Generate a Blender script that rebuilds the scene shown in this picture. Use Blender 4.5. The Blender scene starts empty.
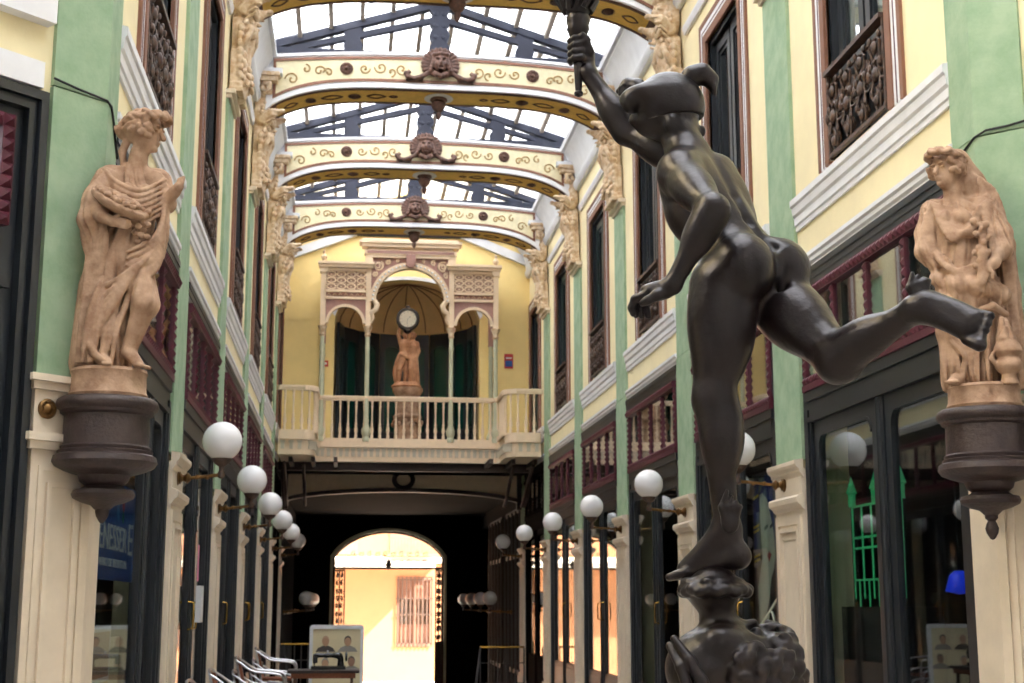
import bpy, math, random
import numpy as np
from mathutils import Vector, Matrix

E = 1.7                      # height of the eye above the floor; all z below are relative to the eye
XL, XR = -1.365, 3.6         # corridor walls
XC = 1.12                    # corridor axis
PP = [11.25 + 3.58*k for k in range(9)]     # pilaster centres along the corridor
PI = math.pi
scene = bpy.context.scene
C = scene.collection
rnd = random.Random(7)

# ---------------------------------------------------------------- materials
MATS = {}
def lin(c):
    return tuple(((v/255)/12.92 if v/255 <= .04045 else ((v/255+.055)/1.055)**2.4) for v in c)
def mat(name, rgb, rough=.6, metal=0, var=0., vscale=6., bump=0., bscale=30., spec=.5, stretch=None, rgb2=None):
    m = bpy.data.materials.new(name); m.use_nodes = True
    nt = m.node_tree; b = nt.nodes['Principled BSDF']
    c = lin(rgb)
    b.inputs['Base Color'].default_value = (*c, 1)
    b.inputs['Roughness'].default_value = rough
    b.inputs['Metallic'].default_value = metal
    b.inputs['Specular IOR Level'].default_value = spec
    tc = nt.nodes.new('ShaderNodeTexCoord')
    mp = nt.nodes.new('ShaderNodeMapping'); nt.links.new(tc.outputs['Object'], mp.inputs[0])
    if stretch: mp.inputs['Scale'].default_value = stretch
    if var > 0 or rgb2:
        n = nt.nodes.new('ShaderNodeTexNoise'); n.inputs['Scale'].default_value = vscale
        n.inputs['Detail'].default_value = 6; n.inputs['Roughness'].default_value = .6
        nt.links.new(mp.outputs[0], n.inputs[0])
        r = nt.nodes.new('ShaderNodeValToRGB')
        c2 = lin(rgb2) if rgb2 else tuple(v*(1-var) for v in c)
        r.color_ramp.elements[0].position = .35; r.color_ramp.elements[0].color = (*c2, 1)
        r.color_ramp.elements[1].position = .65; r.color_ramp.elements[1].color = (*(min(1, v*(1+var*.5)) for v in c), 1)
        nt.links.new(n.outputs['Fac'], r.inputs[0]); nt.links.new(r.outputs[0], b.inputs['Base Color'])
    if bump > 0:
        n2 = nt.nodes.new('ShaderNodeTexNoise'); n2.inputs['Scale'].default_value = bscale
        n2.inputs['Detail'].default_value = 5
        nt.links.new(mp.outputs[0], n2.inputs[0])
        bp = nt.nodes.new('ShaderNodeBump'); bp.inputs['Strength'].default_value = bump
        bp.inputs['Distance'].default_value = .01
        nt.links.new(n2.outputs['Fac'], bp.inputs['Height']); nt.links.new(bp.outputs[0], b.inputs['Normal'])
    MATS[name] = m
    return m

yellow = mat('yellow_plaster', (238,224,182), .8, var=.06, vscale=2.5, bump=.15, bscale=60)
yellow2 = mat('deep_yellow_plaster', (246,220,150), .8, var=.07, vscale=1.5, bump=.1)
green = mat('green_plaster', (158,180,150), .8, rgb2=(134,162,131), vscale=5, bump=.15, bscale=50)
cream = mat('cream_paint', (222,207,186), .55, var=.08, vscale=4, bump=.12, bscale=40)
white = mat('white_moulding', (226,226,230), .55, var=.06, vscale=5)
brown = mat('brown_paint', (128,86,66), .6, var=.12, vscale=8)
burgundy = mat('burgundy_paint', (78,18,38), .5, var=.15, vscale=12)
black = mat('black_paint', (27,32,38), .4, var=.2, vscale=6)
dgreen = mat('dark_green_paint', (18,44,40), .4, var=.2, vscale=6)
dwood = mat('dark_wood', (46,30,26), .55, var=.3, vscale=9, stretch=(1,1,.2), bump=.2)
corbelm = mat('corbel_paint', (46,34,34), .5, rgb2=(66,52,50), vscale=9, bump=.4, bscale=50)
iron = mat('wrought_iron', (46,38,36), .55, rgb2=(90,62,46), vscale=25)
brass = mat('aged_brass', (120,88,50), .4, .8, var=.3, vscale=30)
gold = mat('polished_brass', (190,150,70), .25, 1.)
timber = mat('blue_grey_timber', (38,42,58), .7, var=.15, vscale=5, bump=.2)
terra = mat('terracotta', (186,154,128), .75, rgb2=(140,106,82), vscale=9, bump=.35, bscale=45)
terra2 = mat('clock_group_terracotta', (196,146,108), .75, rgb2=(156,104,70), vscale=9, bump=.2)
capm = mat('capital_stucco', (222,204,176), .75, rgb2=(188,154,118), vscale=14, bump=.3)
bronze = mat('dark_bronze', (38,29,31), .32, .45, rgb2=(23,17,19), vscale=5, bump=.22, bscale=40, spec=.6)
ochre = mat('ochre_paint', (216,178,92), .7, var=.12, vscale=12)
panelm = mat('ivory_panel', (218,208,172), .7, var=.08, vscale=14)
tan = mat('tan_scroll_paint', (160,132,84), .7)
dbrown = mat('dark_brown_paint', (84,54,44), .6, var=.15)
mask_m = mat('brown_stucco', (104,72,58), .6, rgb2=(66,42,34), vscale=20, bump=.3)
greyw = mat('grey_white_paint', (212,214,218), .6, var=.08, vscale=4)
screenm = mat('screen_cream', (232,208,178), .65, var=.06, vscale=8)
lattice_back = mat('lattice_mauve', (168,128,118), .7, var=.12, vscale=20)
pgreen = mat('pale_green_paint', (190,190,162), .6, var=.1)
floorm = mat('stone_floor', (170,160,148), .4, var=.15, vscale=3)
streetm = mat('street_paving', (225,215,200), .8, var=.05)
orange = mat('orange_render', (146,98,64), .85, var=.05, vscale=2)
opal = mat('opal_glass', (236,234,236), .18, var=.03, vscale=3)
alu = mat('aluminium', (200,202,206), .28, 1.)
wicker = mat('brown_wicker', (126,72,46), .7, var=.3, vscale=40)
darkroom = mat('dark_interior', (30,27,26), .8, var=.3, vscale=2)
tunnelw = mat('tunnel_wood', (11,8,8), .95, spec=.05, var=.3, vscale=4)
redm = mat('red_plastic', (180,44,36), .5)
bluem = mat('sign_blue', (40,84,160), .4)
whitep = mat('white_print', (235,235,232), .5)
gilt = mat('clock_dark', (58,52,48), .4, .4)
facem = mat('clock_face', (226,214,190), .4)
apsem = mat('niche_plaster', (222,190,140), .8, var=.08, vscale=3)
cable_m = mat('black_cable', (22,22,24), .6)
floralm = mat('beige_poster', (214,202,166), .6, var=.05)

gloss = mat('gloss_black', (18,18,20), .2)
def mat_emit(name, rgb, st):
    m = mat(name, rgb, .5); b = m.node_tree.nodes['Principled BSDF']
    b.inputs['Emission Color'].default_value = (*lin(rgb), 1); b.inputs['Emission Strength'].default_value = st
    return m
def glass(name, tint=(236,242,242), refl=.16, op=0., opc=(120,130,140)):
    m = bpy.data.materials.new(name); m.use_nodes = True; nt = m.node_tree
    for n in list(nt.nodes):
        if n.type != 'OUTPUT_MATERIAL': nt.nodes.remove(n)
    out = nt.nodes['Material Output']
    t = nt.nodes.new('ShaderNodeBsdfTransparent'); t.inputs[0].default_value = (*lin(tint), 1)
    g = nt.nodes.new('ShaderNodeBsdfGlossy'); g.inputs['Roughness'].default_value = .02
    g.inputs[0].default_value = (.95,.97,1,1)
    f = nt.nodes.new('ShaderNodeLayerWeight'); f.inputs['Blend'].default_value = .5
    pw = nt.nodes.new('ShaderNodeMath'); pw.operation = 'POWER'; pw.inputs[1].default_value = 5
    nt.links.new(f.outputs['Facing'], pw.inputs[0])
    a = nt.nodes.new('ShaderNodeMath'); a.operation = 'MULTIPLY_ADD'; a.inputs[1].default_value = .8-refl; a.inputs[2].default_value = refl; a.use_clamp = True
    nt.links.new(pw.outputs[0], a.inputs[0])
    mx = nt.nodes.new('ShaderNodeMixShader')
    nt.links.new(a.outputs[0], mx.inputs[0]); nt.links.new(t.outputs[0], mx.inputs[1]); nt.links.new(g.outputs[0], mx.inputs[2])
    nt.links.new(mx.outputs[0], out.inputs[0]); MATS[name] = m
    return m
shopglass = glass('shop_glass', refl=.1)
transomglass = glass('transom_glass', refl=.35)
def frosted(name, rgb, tr=.25):
    m = bpy.data.materials.new(name); m.use_nodes = True; nt = m.node_tree
    for n in list(nt.nodes):
        if n.type != 'OUTPUT_MATERIAL': nt.nodes.remove(n)
    out = nt.nodes['Material Output']
    t = nt.nodes.new('ShaderNodeBsdfTranslucent')
    tc = nt.nodes.new('ShaderNodeTexCoord'); n = nt.nodes.new('ShaderNodeTexNoise'); n.inputs['Scale'].default_value = 2.2
    nt.links.new(tc.outputs['Object'], n.inputs[0])
    r = nt.nodes.new('ShaderNodeValToRGB')
    c = lin(rgb); r.color_ramp.elements[0].position=.3; r.color_ramp.elements[0].color = (*(v*.82 for v in c), 1)
    r.color_ramp.elements[1].position=.7; r.color_ramp.elements[1].color = (*c, 1)
    nt.links.new(n.outputs['Fac'], r.inputs[0]); nt.links.new(r.outputs[0], t.inputs[0])
    tp = nt.nodes.new('ShaderNodeBsdfTransparent'); tp.inputs[0].default_value = (.95,.97,1,1)
    mx = nt.nodes.new('ShaderNodeMixShader'); mx.inputs[0].default_value = tr
    nt.links.new(t.outputs[0], mx.inputs[1]); nt.links.new(tp.outputs[0], mx.inputs[2])
    nt.links.new(mx.outputs[0], out.inputs[0]); MATS[name] = m
    return m
greenglass = mat('door_glass', (20,66,57), .15, var=.2, vscale=1.5)
steelstrip = mat('steel_strip', (80,78,78), .6, .5)
friezem = mat('frieze_grey_cream', (196,186,166), .7)
whitestone = mat('white_stone', (232,222,205), .8)
roofglass = frosted('roof_glass', (244,244,248), .45)
glazebar = mat("glazing_bar", (150,138,124), .7, var=.15)
paneline = mat("pane_edge", (150,150,160), .6)

# ---------------------------------------------------------------- object helpers
def tag(o, label=None, cat=None, group=None, kind=None):
    if label: o['label'] = label
    if cat: o['category'] = cat
    if group: o['group'] = group
    if kind: o['kind'] = kind
    return o
def thing(name, label, cat, loc=(0,0,0), group=None):
    o = bpy.data.objects.new(name, None); C.objects.link(o)
    o.empty_display_size = .1
    o.location = (loc[0], loc[1], loc[2]+E)
    return tag(o, label, cat, group)
def wloc(o):
    v = Vector(o.location)
    while o.parent: o = o.parent; v += o.location
    return v
def mesh_obj(name, verts, faces, m, parent=None, smooth=False, loc=None, auto=None):
    """verts relative to the eye height; origin at the parent's (or the given) place"""
    V = np.asarray(verts, dtype=np.float64).reshape(-1, 3) + (0, 0, E)
    if parent is not None:
        base = np.array(wloc(parent)); lo = (0, 0, 0)
    else:
        if loc is None:
            mn = V.min(0); mx = V.max(0); base = np.array(((mn[0]+mx[0])/2, (mn[1]+mx[1])/2, mn[2]))
        else: base = np.array(loc) + (0, 0, E)
        lo = base
    me = bpy.data.meshes.new(name)
    if isinstance(faces, np.ndarray):
        n = len(faces); k = faces.shape[1]
        me.vertices.add(len(V)); me.vertices.foreach_set('co', (V-base).astype(np.float32).ravel())
        me.loops.add(n*k); me.loops.foreach_set('vertex_index', faces.astype(np.int32).ravel())
        me.polygons.add(n); me.polygons.foreach_set('loop_start', np.arange(0, n*k, k, dtype=np.int32))
        me.update(calc_edges=True); me.validate()
    else:
        me.from_pydata([tuple(v) for v in (V-base)], [], faces)
    me.materials.append(m)
    if smooth or auto is not None:
        me.polygons.foreach_set('use_smooth', [True]*len(me.polygons))
    if auto is not None:
        try: me.set_sharp_from_angle(angle=math.radians(auto))
        except Exception: pass
    o = bpy.data.objects.new(name, me); C.objects.link(o)
    o.location = lo
    if parent is not None: o.parent = parent
    return o
def copy_tree(o, parent=None):
    c = o.copy(); C.objects.link(c)
    if parent is not None:
        c.parent = parent
    for ch in list(o.children): copy_tree(ch, c)
    return c

class MB:
    def __init__(s): s.v = []; s.f = []
    def add(s, vs, fs):
        n = len(s.v); s.v += [tuple(v) for v in vs]; s.f += [tuple(i+n for i in f) for f in fs]; return s
    def box(s, x0, x1, y0, y1, z0, z1):
        if x0 > x1: x0, x1 = x1, x0
        if y0 > y1: y0, y1 = y1, y0
        if z0 > z1: z0, z1 = z1, z0
        return s.add([(x0,y0,z0),(x1,y0,z0),(x1,y1,z0),(x0,y1,z0),(x0,y0,z1),(x1,y0,z1),(x1,y1,z1),(x0,y1,z1)],
                     [(0,3,2,1),(4,5,6,7),(0,1,5,4),(1,2,6,5),(2,3,7,6),(3,0,4,7)])
    def obox(s, c, ax, h):
        """box at c with unit axes ax and half sizes h"""
        c = Vector(c); ax = [Vector(a) for a in ax]; vs = []
        for k in (-1,1):
            for j, i in ((-1,-1),(-1,1),(1,1),(1,-1)):
                vs.append(c + ax[0]*h[0]*i + ax[1]*h[1]*j + ax[2]*h[2]*k)
        return s.add(vs, [(0,3,2,1),(4,5,6,7),(0,1,5,4),(1,2,6,5),(2,3,7,6),(3,0,4,7)])
    def bar(s, a, b, w, d, up=(0,0,1)):
        a, b = Vector(a), Vector(b); x = (b-a).normalized(); y = Vector(up).cross(x)
        if y.length < 1e-4: y = Vector((1,0,0))
        y.normalize(); z = x.cross(y)
        return s.obox((a+b)/2, (x, y, z), ((b-a).length/2, w/2, d/2))
    def prism(s, poly, fn, t0, t1):
        """poly of (p,q) swept between t0 and t1; fn(p,q,t) -> xyz"""
        n = len(poly); vs = [fn(p,q,t0) for p,q in poly] + [fn(p,q,t1) for p,q in poly]
        fs = [tuple(range(n))[::-1], tuple(range(n, 2*n))] + [(i, (i+1)%n, n+(i+1)%n, n+i) for i in range(n)]
        return s.add(vs, fs)
    def ring(s, outer, inner, fn, t0, t1):
        """closed frame between two outlines of equal length"""
        n = len(outer); vs = []
        for t in (t0, t1):
            vs += [fn(p,q,t) for p,q in outer] + [fn(p,q,t) for p,q in inner]
        fs = []
        for i in range(n):
            j = (i+1) % n
            fs += [(i,j,n+j,n+i), (2*n+i,3*n+i,3*n+j,2*n+j), (i,2*n+i,2*n+j,j), (n+i,n+j,3*n+j,3*n+i)]
        return s.add(vs, fs)
    def strip(s, a, b, fn, t0, t1):
        """open band between two polylines of equal length"""
        n = len(a); vs = []
        for t in (t0, t1):
            vs += [fn(p,q,t) for p,q in a] + [fn(p,q,t) for p,q in b]
        fs = []
        for i in range(n-1):
            j = i+1
            fs += [(i,j,n+j,n+i), (2*n+i,3*n+i,3*n+j,2*n+j), (i,2*n+i,2*n+j,j), (n+i,n+j,3*n+j,3*n+i)]
        fs += [(0,n,3*n,2*n), (n-1,3*n-1,4*n-1,2*n-1)]
        return s.add(vs, fs)
    def tube(s, pts, r, seg=8, closed=False):
        pts = [Vector(p) for p in pts]; n = len(pts); rs = r if isinstance(r, (list, tuple)) else [r]*n
        vs = []; prev = None
        for i, p in enumerate(pts):
            if closed: t = pts[(i+1)%n] - pts[i-1]
            else: t = pts[min(i+1,n-1)] - pts[max(i-1,0)]
            if t.length < 1e-9: t = Vector((0,0,1))
            t.normalize()
            if prev is None:
                u = t.orthogonal().normalized()
            else:
                u = prev - t*prev.dot(t)
                u = u.normalized() if u.length > 1e-6 else t.orthogonal().normalized()
            prev = u; w = t.cross(u)
            for k in range(seg):
                a = 2*PI*k/seg; vs.append(p + (u*math.cos(a) + w*math.sin(a))*rs[i])
        fs = []
        m = n if closed else n-1
        for i in range(m):
            a, b = i*seg, ((i+1)%n)*seg
            for k in range(seg): fs.append((a+k, a+(k+1)%seg, b+(k+1)%seg, b+k))
        if not closed:
            fs.append(tuple(range(seg))[::-1]); fs.append(tuple((n-1)*seg+k for k in range(seg)))
        return s.add(vs, fs)
    def lathe(s, prof, c, seg=24, axis=(0,0,1), a0=0, a1=2*PI):
        """prof of (r, h) along axis from c"""
        ax = Vector(axis).normalized(); u = Vector((1,0,0)) if abs(ax.z) > .9 else ax.orthogonal().normalized()
        w = ax.cross(u); c = Vector(c); full = abs(a1-a0-2*PI) < 1e-6
        m = seg if full else seg+1; vs = []
        for r, h in prof:
            for k in range(m):
                a = a0 + (a1-a0)*k/seg; vs.append(c + ax*h + (u*math.cos(a) + w*math.sin(a))*r)
        fs = []
        for i in range(len(prof)-1):
            for k in range(seg):
                k2 = (k+1) % m
                fs.append((i*m+k, i*m+k2, (i+1)*m+k2, (i+1)*m+k))
        fs.append(tuple(range(m))[::-1]); fs.append(tuple((len(prof)-1)*m+k for k in range(m)))
        return s.add(vs, fs)
    def pyramid(s, c, u, v, n, hu, hv, h):
        c, u, v, n = (Vector(a) for a in (c, u, v, n))
        return s.add([c-u*hu-v*hv, c+u*hu-v*hv, c+u*hu+v*hv, c-u*hu+v*hv, c+n*h], [(0,1,4),(1,2,4),(2,3,4),(3,0,4),(3,2,1,0)])
    def sphere(s, c, r, seg=24, rings=14, sc=(1,1,1)):
        vs = []; fs = []; c = Vector(c)
        for i in range(1, rings):
            t = PI*i/rings
            for k in range(seg):
                a = 2*PI*k/seg
                vs.append((c.x+r*sc[0]*math.sin(t)*math.cos(a), c.y+r*sc[1]*math.sin(t)*math.sin(a), c.z+r*sc[2]*math.cos(t)))
        vs += [(c.x, c.y, c.z+r*sc[2]), (c.x, c.y, c.z-r*sc[2])]; T = len(vs)-2
        for i in range(rings-2):
            for k in range(seg): fs.append((i*seg+k, (i+1)*seg+k, (i+1)*seg+(k+1)%seg, i*seg+(k+1)%seg))
        for k in range(seg):
            fs.append((T, k, (k+1)%seg)); fs.append((T+1, (rings-2)*seg+(k+1)%seg, (rings-2)*seg+k))
        return s.add(vs, fs)
    def build(s, name, m, parent=None, smooth=False, auto=None, loc=None):
        o = mesh_obj(name, s.v, s.f, m, parent, smooth, loc, auto)
        import bmesh
        b = bmesh.new(); b.from_mesh(o.data); bmesh.ops.recalc_face_normals(b, faces=b.faces); b.to_mesh(o.data); b.free()
        return o
def structure(mb, name, m, smooth=False, auto=None):
    return tag(mb.build(name, m, None, smooth, auto), kind='structure')

# ---------------------------------------------------------------- sculpting by distance fields
class SDF:
    def __init__(s, lo, hi, h):
        s.h = h; s.lo = np.array(lo, dtype=np.float32)
        s.n = [int(math.ceil((hi[i]-lo[i])/h))+1 for i in range(3)]
        s.F = np.full(s.n, .5, dtype=np.float32)
        s.ax = [s.lo[i] + h*np.arange(s.n[i], dtype=np.float32) for i in range(3)]
    def _win(s, lo, hi):
        sl = []
        for i in range(3):
            a = max(0, int((lo[i]-s.lo[i])/s.h)); b = min(s.n[i], int((hi[i]-s.lo[i])/s.h)+2)
            if b <= a: return None
            sl.append(slice(a, b))
        X = s.ax[0][sl[0]][:,None,None]; Y = s.ax[1][sl[1]][None,:,None]; Z = s.ax[2][sl[2]][None,None,:]
        return tuple(sl), X, Y, Z
    def _mix(s, sl, d, k, sub):
        A = s.F[sl]
        if sub:
            a = -A; h = np.maximum(k-np.abs(a-d), 0)/k; s.F[sl] = -(np.minimum(a, d) - h*h*k*.25)
        else:
            h = np.maximum(k-np.abs(A-d), 0)/k; s.F[sl] = np.minimum(A, d) - h*h*k*.25
    def cone(s, a, b, ra, rb, k=.02, sub=False, disp=None):
        a = np.array(a, dtype=np.float32); b = np.array(b, dtype=np.float32); R = max(ra, rb) + k*1.6 + s.h*2 + (.02 if disp else 0)
        w = s._win(np.minimum(a, b)-R, np.maximum(a, b)+R)
        if w is None: return s
        sl, X, Y, Z = w; ba = b-a; L2 = float(ba@ba)+1e-12
        t = np.clip(((X-a[0])*ba[0]+(Y-a[1])*ba[1]+(Z-a[2])*ba[2])/L2, 0, 1)
        d = np.sqrt((X-a[0]-t*ba[0])**2+(Y-a[1]-t*ba[1])**2+(Z-a[2]-t*ba[2])**2) - (ra+(rb-ra)*t)
        if disp: d = d + disp(X, Y, Z)
        s._mix(sl, d, k, sub); return s
    def path(s, pts, rs, k=.02, sub=False, disp=None):
        if not isinstance(rs, (list, tuple)): rs = [rs]*len(pts)
        for i in range(len(pts)-1): s.cone(pts[i], pts[i+1], rs[i], rs[i+1], k, sub, disp)
        return s
    def ell(s, c, r, ax=None, k=.02, sub=False, disp=None):
        c = np.array(c, dtype=np.float32); R = max(r) + k*1.6 + s.h*2 + (.02 if disp else 0)
        w = s._win(c-R, c+R)
        if w is None: return s
        sl, X, Y, Z = w
        if ax is None: ax = ((1,0,0),(0,1,0),(0,0,1))
        ax = [np.array(Vector(v).normalized()) for v in ax]
        q = [((X-c[0])*a[0]+(Y-c[1])*a[1]+(Z-c[2])*a[2]) for a in ax]
        k0 = np.sqrt((q[0]/r[0])**2+(q[1]/r[1])**2+(q[2]/r[2])**2)
        k1 = np.sqrt((q[0]/r[0]**2)**2+(q[1]/r[1]**2)**2+(q[2]/r[2]**2)**2)+1e-6
        d = k0*(k0-1)/k1
        if disp: d = d + disp(X, Y, Z)
        s._mix(sl, d, k, sub); return s
    def box(s, c, hs, ax=None, k=.02, sub=False, rd=.01):
        c = np.array(c, dtype=np.float32); R = math.sqrt(sum(v*v for v in hs)) + k*1.6 + s.h*2
        w = s._win(c-R, c+R)
        if w is None: return s
        sl, X, Y, Z = w
        if ax is None: ax = ((1,0,0),(0,1,0),(0,0,1))
        ax = [np.array(Vector(v).normalized()) for v in ax]
        q = [np.abs((X-c[0])*a[0]+(Y-c[1])*a[1]+(Z-c[2])*a[2])-(hs[i]-rd) for i, a in enumerate(ax)]
        d = np.sqrt(np.maximum(q[0],0)**2+np.maximum(q[1],0)**2+np.maximum(q[2],0)**2)+np.minimum(np.maximum(np.maximum(q[0],q[1]),q[2]),0)-rd
        s._mix(sl, d, k, sub); return s
    def half(s, n, c, k=.01):
        """cut away everything on the side n of the point c"""
        n = Vector(n).normalized(); sl, X, Y, Z = s._win(s.lo, [s.ax[i][-1] for i in range(3)])
        d = (X-c[0])*n[0]+(Y-c[1])*n[1]+(Z-c[2])*n[2]
        s.F = np.maximum(s.F, d.astype(np.float32)); return s
    def disp(s, fn):
        X = s.ax[0][:,None,None]; Y = s.ax[1][None,:,None]; Z = s.ax[2][None,None,:]
        s.F += fn(X, Y, Z).astype(np.float32); return s
    def mesh(s):
        F = s.F
        for sl in ((0,),(-1,)):
            F[sl[0],:,:] = np.maximum(F[sl[0],:,:], s.h); F[:,sl[0],:] = np.maximum(F[:,sl[0],:], s.h); F[:,:,sl[0]] = np.maximum(F[:,:,sl[0]], s.h)
        S = F < 0; n = [d-1 for d in F.shape]
        cnt = np.zeros(n, dtype=np.uint8)
        for i in (0,1):
            for j in (0,1):
                for k in (0,1): cnt += S[i:i+n[0], j:j+n[1], k:k+n[2]]
        mask = (cnt > 0) & (cnt < 8); idx = np.argwhere(mask)
        vid = np.full(n, -1, dtype=np.int32); vid[mask] = np.arange(len(idx), dtype=np.int32)
        acc = np.zeros((len(idx), 3)); num = np.zeros(len(idx))
        cor = {(i,j,k): F[idx[:,0]+i, idx[:,1]+j, idx[:,2]+k] for i in (0,1) for j in (0,1) for k in (0,1)}
        for a in cor:
            for d in range(3):
                if a[d]: continue
                b = list(a); b[d] = 1; b = tuple(b); fa, fb = cor[a], cor[b]; cr = (fa < 0) != (fb < 0)
                t = np.where(cr, fa/np.where(cr, fa-fb, 1), 0)
                for q in range(3):
                    acc[:,q] += np.where(cr, a[q] + (t if q == d else 0), 0)
                num += cr
        V = (idx + acc/num[:,None])*s.h + s.lo
        quads = []
        for d in range(3):
            e, g = (d+1)%3, (d+2)%3
            a = [slice(None)]*3; b = [slice(None)]*3; a[d] = slice(0,-1); b[d] = slice(1,None)
            ch = S[tuple(a)] != S[tuple(b)]; P = np.argwhere(ch)
            P = P[(P[:,e] > 0) & (P[:,g] > 0) & (P[:,e] < n[e]) & (P[:,g] < n[g])]
            def cell(de, dg):
                Q = P.copy(); Q[:,e] -= de; Q[:,g] -= dg; return vid[Q[:,0],Q[:,1],Q[:,2]]
            q = np.stack([cell(1,1), cell(0,1), cell(0,0), cell(1,0)], 1)
            ins = S[P[:,0],P[:,1],P[:,2]]
            q[~ins] = q[~ins][:, ::-1]
            quads.append(q)
        Q = np.concatenate(quads); Q = Q[(Q >= 0).all(1)]
        return V.astype(np.float64), Q
def wavy(n, amp, c, zf=3., ph=0., tw=.6):
    """vertical drapery folds around a centre: ridges that wander with height"""
    def fn(X, Y, Z):
        a = np.arctan2(Y-c[1], X-c[0])
        w = np.sin(Z*zf*2.3+ph)*tw + np.sin(Z*zf*5.1+a*2+ph)*.25
        return -amp*(np.sin(a*n + w*3)*.6 + np.sin(a*n*1.7+ w*4 + 1.3)*.4)
    return fn
def V3(*a): return np.array(a, dtype=np.float64)
def lerp(a, b, t): return tuple(a[i]+(b[i]-a[i])*t for i in range(3))
def addv(a, b): return tuple(a[i]+b[i] for i in range(3))
def mulv(a, s): return tuple(v*s for v in a)
WORLD,SUN,EXPO=7.0,60,.08
# ---------------------------------------------------------------- side helpers: s = 0 left wall, 1 right wall; v = distance out of the wall
SN = ('left', 'right')
def SX(s, v): return XL+v if s == 0 else XR-v
def sb(mb, s, v0, v1, y0, y1, z0, z1): return mb.box(SX(s,v0), SX(s,v1), y0, y1, z0, z1)
def sfn(s): return lambda p, q, t: (SX(s, t), p, q)       # outline in (y,z), depth v
HB = 1.44                                                  # half width of a bay
BC = [PP[0]-1.79+3.58*k for k in range(8)]                 # bay centres
ORD = ['first', 'second', 'third', 'fourth', 'fifth', 'sixth', 'seventh', 'eighth', 'ninth']

structure(MB().box(-8, 10, -6, 28.6, -1.9, -1.7), 'floor', floorm)
# walls of the arcade, with openings for shops and windows
WY0, WY1 = 8.0, 28.3
for s in (0, 1):
    mb = MB()
    for k, y in enumerate(PP[:6]):
        if y+.35 < WY1+.8: sb(mb, s, -.34, 0, y-.35, min(y+.35, 29.5), -1.7, 2.58)
    y0c = (7.54, 7.56)[s]
    sb(mb, s, -.34, 0, y0c, BC[0]-HB, -1.7, 2.58)
    sb(mb, s, -.34, 0, y0c, WY1, 2.58, 3.30)
    sb(mb, s, -.34, 0, y0c, WY1, 5.72, 7.3)
    prev = y0c
    for k in range(6):
        c = BC[k]-.04
        sb(mb, s, -.34, 0, prev, c-.60, 3.30, 5.72); prev = c+.60
    sb(mb, s, -.34, 0, prev, WY1, 3.30, 5.72)
    structure(mb, 'wall_'+SN[s], yellow)
    mb = MB(); sb(mb, s, -.34, -.04, y0c, 28.3, 7.3, 13.2); structure(mb, 'wall_%s_upper' % SN[s], greyw)  # unseen upper wall, raised to keep the sun off the glass roof

# continuous mouldings, one trim piece per bay
tn = 0
def moulding(mb, s, y0, y1, prof):
    """prof of (v,z) closed outline"""
    mb.prism(prof, (lambda p, q, t: (SX(s, p), t, q)), y0, y1)
M1 = [(0,2.98),(.018,2.98),(.018,3.02),(.03,3.03),(.03,3.09),(.045,3.11),(.05,3.17),(.064,3.185),(.064,3.235),(0,3.25)]
M2 = [(0,2.60),(.015,2.60),(.015,2.63),(.03,2.65),(.03,2.68),(.046,2.695),(.046,2.725),(0,2.735)]
M3 = [(0,6.16),(.03,6.16),(.05,6.22),(.05,6.25),(0,6.26)]
for s in (0, 1):
    for k in range(6):
        y0, y1 = BC[k]-HB, BC[k]+HB
        if k == 0: y0 = (7.84, 7.85)[s]
        if k == 5: y1 = 27.1
        for pr in (M1, M2, M3):
            mb = MB(); moulding(mb, s, y0, y1, pr); tn += 1
            structure(mb, 'trim_%d' % tn, white)
    mb = MB(); moulding(mb, s, (8.0,7.7)[s], 28.3, [(0,6.56),(.06,6.56),(.10,6.62),(.10,6.68),(.07,6.70),(.09,6.82),(.13,6.95),(.18,7.08),(.24,7.16),(.24,7.20),(.29,7.20),(.29,7.30),(0,7.34)]); tn += 1
    structure(mb, 'trim_%d' % tn, greyw, auto=35)

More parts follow.
